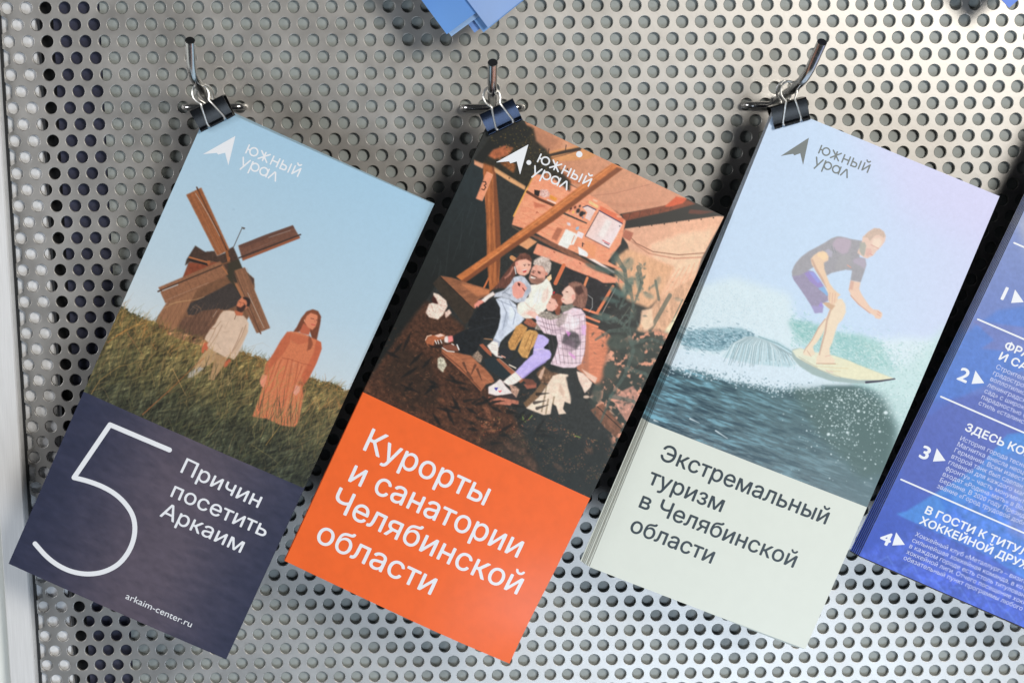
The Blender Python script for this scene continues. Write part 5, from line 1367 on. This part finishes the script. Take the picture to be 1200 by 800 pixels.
ORD = ['second', 'third', 'fourth', 'fifth', 'sixth', 'seventh', 'eighth']
def stack_below(s, me, n, pivot, rot, shift, labelf, group, dz=.8, jitter=.0):
    """more copies of the same leaflet behind the front one, fanned about the clip"""
    piv = Vector(W(*unproj(*pivot)))
    for k in range(1, n + 1):
        r = link('leaflet', me, None)
        tag(r, labelf(ORD[k-1]), 'leaflet', group)
        a = math.radians(rot * k + jitter * math.sin(k * 2.3))
        R_ = Matrix.Rotation(a, 4, 'Y')
        off = Vector((shift[0] * k * .001, dz * k * .001, shift[1] * k * .001))
        r.matrix_world = Matrix.Translation(piv + off) @ R_ @ Matrix.Translation(Vector(s.o) - piv)

def flat(c, n=.015, seed=2):
    c = np.array(c, float) / 255.
    def f(u, v, shp):
        g = fbm(shp[0], shp[1], 5., seed, 4).ravel()[:, None]
        return c[None] * (1 + (g - .5) * 2 * n)
    return f
def lettering(s, root, ink, m, name='lettering', bold=0.):
    return link(name, ink.mesh(name, s.surf, m, .045, bold), root)

PXMM = 2.75
# --- 1 windmill ---------------------------------------------------
S1 = Sheet([(246.3, 122.9), (505, 238), (265, 772), (10, 660)], (24, 25, 46, 41), bow=(.9, 1.2))
def navy(u, v, shp):
    g = fbm(shp[0], shp[1], (3., 8.), 4, 5).ravel()
    f = fbm(shp[0], shp[1], (1.3, 3.), 9, 2).ravel()
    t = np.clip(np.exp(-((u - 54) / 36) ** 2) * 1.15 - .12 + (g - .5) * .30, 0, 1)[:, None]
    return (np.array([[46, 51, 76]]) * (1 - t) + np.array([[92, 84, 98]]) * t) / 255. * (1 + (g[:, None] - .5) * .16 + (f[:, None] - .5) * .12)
v1 = .5 * (S1.hg.inv(100, 457.5)[1] + S1.hg.inv(354, 570)[1])
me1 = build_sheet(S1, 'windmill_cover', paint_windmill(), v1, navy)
L1 = leaflet(S1, me1, 'leaflet with a windmill, a couple and a big 5 on navy', group='leaflets in the windmill stack')
C1 = 18.2 / PXMM
for tx, a, b in (('Причин', (212.0, 551.2), (302.4, 593.6)), ('посетить', (200.2, 579.6), (310.3, 628.2)), ('Аркаим', (187.6, 602.6), (281.9, 646.4))):
    k = Ink(.11); k.text(S1.hg, tx, a, b, C1, 'П'); lettering(S1, L1, k, M_WINK, 'text_line', bold=.16)
k = Ink(.09); k.text(S1.hg, 'arkaim-center.ru', (147.0, 699.7), (223.6, 734.0), 7.4 / PXMM, 'l'); lettering(S1, L1, k, M_WINK, 'web_address')
five = [(199.5, 525.2), (130.0, 495.9), (87.6, 558.0), (105, 562.5), (122, 569), (137, 578), (149, 590), (156.5, 603), (158.8, 618), (156, 634), (148.5, 649), (137, 661), (121, 668.7), (103, 671.2), (85, 668.5), (69, 661.5), (55, 651), (41.5, 636.2)]
def cr(pts, n=6):
    P = [np.array(p, float) for p in pts]; P = [P[0]] + P + [P[-1]]; o_ = []
    for i in range(1, len(P) - 2):
        for q in range(n):
            t = q / n
            o_.append(.5 * ((2*P[i]) + (-P[i-1] + P[i+1]) * t + (2*P[i-1] - 5*P[i] + 4*P[i+1] - P[i+2]) * t*t + (-P[i-1] + 3*P[i] - 3*P[i+1] + P[i+2]) * t**3))
    return o_ + [P[-2]]
k = Ink(.12)
fp = five[:2] + [five[2]] + cr(five[2:])[1:]
q5 = np.array([S1.hg.inv(*p) for p in fp])
k.stroke(q5, 1.02)
lettering(S1, L1, k, M_WINK, 'numeral')
Z = 7.475
t, k = logo_ink(S1.hg, (288.0, 178.9), (349.1, 206.6), [(220 + x / Z, 140 + y / Z) for x, y in ((418, 143), (135, 303), (255, 291), (268, 306), (328, 290), (357, 400))])
lettering(S1, L1, t, M_WINK, 'logo_lettering'); lettering(S1, L1, k, M_WINK, 'arrow_emblem')
stack_below(S1, me1, 4, (255, 143, 24), .095, (.40, .02), lambda o: 'windmill leaflet, %s from the front of the leftmost stack, its blue edge showing' % o, 'leaflets in the windmill stack', .7)

# --- 2 family -----------------------------------------------------
S2 = Sheet([(581.0, 126.0), (848.6, 253.5), (597.2, 779.4), (333.7, 656.8)], (31, 33, 47, 41), bow=(1.0, 1.5), curl=(-4.2, .55, .92, .12))
v2 = .5 * (S2.hg.inv(428, 457.5)[1] + S2.hg.inv(687.5, 579.5)[1])
me2 = build_sheet(S2, 'family_cover', paint_family(), v2, flat((252, 108, 44), .03))
L2 = leaflet(S2, me2, 'leaflet with a family on wooden steps by a tent above a bright orange panel', group='leaflets in the family stack')
C2 = 27.6 / PXMM
for tx, a, b in (('Курорты', (426.2, 524.4), (567.2, 589.3)), ('и санатории', (408.7, 561.2), (606.2, 651.6)), ('Челябинской', (387.4, 593.6), (605.8, 696.4)), ('области', (369.2, 632.6), (504.6, 695.2))):
    k = Ink(.12); k.text(S2.hg, tx, a, b, C2, 'П'); lettering(S2, L2, k, M_WINK, 'text_line', bold=.22)
Z = 8.571
t, k = logo_ink(S2.hg, (629.7, 188.9), (689.6, 217.8), [(570 + x / Z, 150 + y / Z) for x, y in ((420, 163), (97, 340), (228, 330), (240, 350), (305, 330), (337, 463))])
lettering(S2, L2, t, M_WINK, 'logo_lettering'); lettering(S2, L2, k, M_WINK, 'arrow_emblem')
k = Ink(.09)
for (x, y, r) in ((678.3, 180.6, 1.25), (619.6, 189.9, .95)):
    c0 = S2.hg.inv(x, y); k.stroke([c0, c0 + .01], r)
lettering(S2, L2, k, M_WINK, 'lamp_spot')
stack_below(S2, me2, 2, (592, 148, 31), .03, (-.12, -.02), lambda o: 'family leaflet, %s from the front of the orange stack' % o, 'leaflets in the family stack', .6)

# --- 3 surfer -----------------------------------------------------
S3 = Sheet([(909.9, 122.9), (1171.4, 230), (943.8, 760), (690.5, 663.8)], (28, 31, 38, 36), bow=(.8, 1.2))
v3 = .5 * (S3.hg.inv(760.5, 494)[1] + S3.hg.inv(1015, 594)[1])
me3 = build_sheet(S3, 'surfer_cover', paint_surfer(), v3, flat((227, 232, 222), .008))
L3 = leaflet(S3, me3, 'leaflet with a man surfing a wave above a plain cream panel', group='leaflets in the surfer stack')
C3 = 19.6 / PXMM
for tx, a, b in (('Экстремальный', (772, 537.6), (966.3, 613.4)), ('туризм', (758, 565.6), (843.8, 599.0)), ('в Челябинской', (748, 593.4), (928.8, 664.2)), ('области', (737, 621.6), (832.5, 659.2))):
    k = Ink(.10); k.text(S3.hg, tx, a, b, C3, 'П'); lettering(S3, L3, k, M_DINK, 'text_line', bold=.32)
t, k = logo_ink(S3.hg, (959.2, 179.5), (1016.6, 202.4), [(900 + x / Z, 140 + y / Z) for x, y in ((410, 185), (125, 370), (250, 348), (262, 364), (322, 342), (350, 460))])
lettering(S3, L3, t, M_GINK, 'logo_lettering'); lettering(S3, L3, k, M_GINK, 'arrow_emblem')
stack_below(S3, me3, 6, (927, 143, 28), .165, (-.05, 0), lambda o: 'surfer leaflet, %s from the front of the cream stack, fanned out left' % o, 'leaflets in the surfer stack', .55, .03)

# --- 4 blue list leaflet, cut by the frame ------------------------
S4 = Sheet([(1254.5, 131.5), (1512, 242), (1259, 761.5), (1006, 651.8)], (27, 30, 40, 34), bow=(.8, 1.0))
me4 = build_sheet(S4, 'blue_cover', paint_blue(), 209.5, flat((70, 80, 180), .02), step=.5)
L4 = leaflet(S4, me4, 'blue leaflet with numbered white text at the right edge', group='leaflets in the blue stack')
hg = S4.hg
for tx, p in (('ФРАНЦУЗСКИЕ', (1176.4, 404.6)), ('И САДЫ', (1170.0, 417.2)), ('ЗДЕСЬ КОВАЛАСЬ', (1130.3, 500.4)),
              ('В ГОСТИ К ТИТУЛОВАННОЙ', (1083.2, 598.6)), ('ХОККЕЙНОЙ ДРУЖИНЕ', (1076.6, 610.8))):
    k = Ink(.09); k.text(hg, tx, p, None, 9.4 / PXMM, 'П', sc=1.12); lettering(S4, L4, k, M_WINK, 'heading', bold=.36)
for tx, p in (('1', (1173.0, 347.0)), ('2', (1121.5, 440.3)), ('3', (1077.0, 532.3)), ('4', (1029.6, 633.8))):
    k = Ink(.13); k.text(hg, tx, p, None, 15.0 / PXMM, '1', sc=1.2); lettering(S4, L4, k, M_WINK, 'numeral', bold=.38)
for x, y in ((1186.0, 343.5), (1139.8, 438.0), (1094.5, 529.5), (1046.6, 629.5)):
    k = Ink(.1); k.poly([hg.inv(x + a, y + b) for a, b in ((3.5, -7.5), (13.5, 7.2), (-1.2, 8.2))]); lettering(S4, L4, k, M_WINK, 'pointer')
for (x, y) in ((1184, 280), (1139.5, 367.8), (1092, 456.5), (1047.5, 555.5)):
    a = hg.inv(x, y); a[0] = 2.0
    k = Ink(.1); k.stroke([(a[0], a[1]), (98, a[1] + .2)], .36); lettering(S4, L4, k, M_WINK, 'rule')
body = [((1166.5, 428.0), ['Строительство города вели', 'градостроители, в его домах', 'воплотились идеи города', 'ленинградских мастеров: город-', 'сад» с широкими улицами,', 'парадностью фасадов и', 'стиль «сталинский ампир»']),
        ((1124.5, 512.0), ['История города тесно связана с', 'Магнитка внесла неоценимый', 'Германии. Всем известен факт:', 'второй танк был сделан тут,', 'главный для каждого магнит', 'фронту» – часть монумента', 'входят «Родина-мать» в Волго', 'Берлине. В 2020 году Президент', 'звание «Город трудовой доблести»']),
        ((1071.5, 625.8), ['Хоккейный клуб «Металлург» – визитная карта', 'сильнейшая хоккейная команда, в которой не', 'в каждом городе есть столь титулованный клуб', 'хоккейной лиги. Отчего посещение хоккея', 'обязательный пункт программы любого гостя'])]
for (p, ls) in body:
    for i, tx in enumerate(ls):
        k = Ink(.085)
        k.text(hg, tx, (p[0] - i * 3.4, p[1] + i * 7.05), None, 5.6 / PXMM, 'П', sc=1.0)
        lettering(S4, L4, k, M_LINK, 'small_print')
stack_below(S4, me4, 5, (1270, 152, 27), .10, (-.22, 0), lambda o: 'blue leaflet, %s from the front of the rightmost stack' % o, 'leaflets in the blue stack', .9)

# --- blue leaflets reaching in from above --------------------------
def bluegrad(seed, a=(112, 164, 232), b=(62, 116, 204)):
    def f(u, v, shp):
        g = fbm(shp[0], shp[1], 20., seed, 3).ravel()
        t = np.clip((np.hypot(u - 2, (v - 208) * .9) / 60) + (g - .5) * .5, 0, 1)[:, None]
        return (np.array([a]) * (1 - t) + np.array([b]) * t) / 255.
    return f
def corner_sheet(c, up, right, d, w=100, h=210, flip=False):
    """sheet whose lowest corner sits at sketch point c, long edge along `up`, short edge along `right`"""
    up = np.array(up, float); up /= np.linalg.norm(up); right = np.array(right, float); right /= np.linalg.norm(right)
    P3 = np.array(c, float); s_ = 2.98
    P0 = P3 + up * h * s_; P1 = P0 + right * w * s_; P2 = P3 + right * w * s_
    return Sheet([tuple(P0), tuple(P1), tuple(P2), tuple(P3)], (d - 4, d - 4, d, d), w, h, bow=(.4, .5))
def top_sheet(c, up, right, d, label, seed, a=(112, 164, 232), b=(62, 116, 204)):
    s = corner_sheet(c, up, right, d)
    me = build_sheet(s, 'plain_blue_cover', None, 0, bluegrad(seed, a, b), chunk=2.)
    return leaflet(s, me, label, group='blue leaflets reaching in from above')
top_sheet((523.5, 40.5), (-31, -42), (280, -205), 30, 'light blue leaflet corner at the top edge, left of the overlapping pair', 1)
top_sheet((529.0, 43.0), (-31, -42), (280, -205), 28.6, 'darker blue leaflet just behind the left one of the top pair', 4, (150, 186, 232), (40, 76, 160))
top_sheet((556.0, 38.6), (-31, -42), (280, -205), 26.5, 'blue leaflet corner peeping out between the top pair, lower one', 6, (120, 160, 226), (60, 100, 190))
top_sheet((566.5, 38.3), (-24.6, -32.5), (40.6, -32.5), 28.2, 'blue leaflet corner directly behind the right one of the top pair', 8, (120, 168, 230), (60, 110, 200))
top_sheet((571.8, 32.6), (-24.6, -32.5), (40.6, -32.5), 31.5, 'pale blue leaflet corner at the top edge, right one of the overlapping pair', 3, (156, 186, 236), (110, 152, 226))
top_sheet((1182.5, 9.6), (-8.5, -9), (11, -9.5), 24, 'small bright blue leaflet corner in the top right of the view', 5, (92, 140, 236), (40, 80, 200))
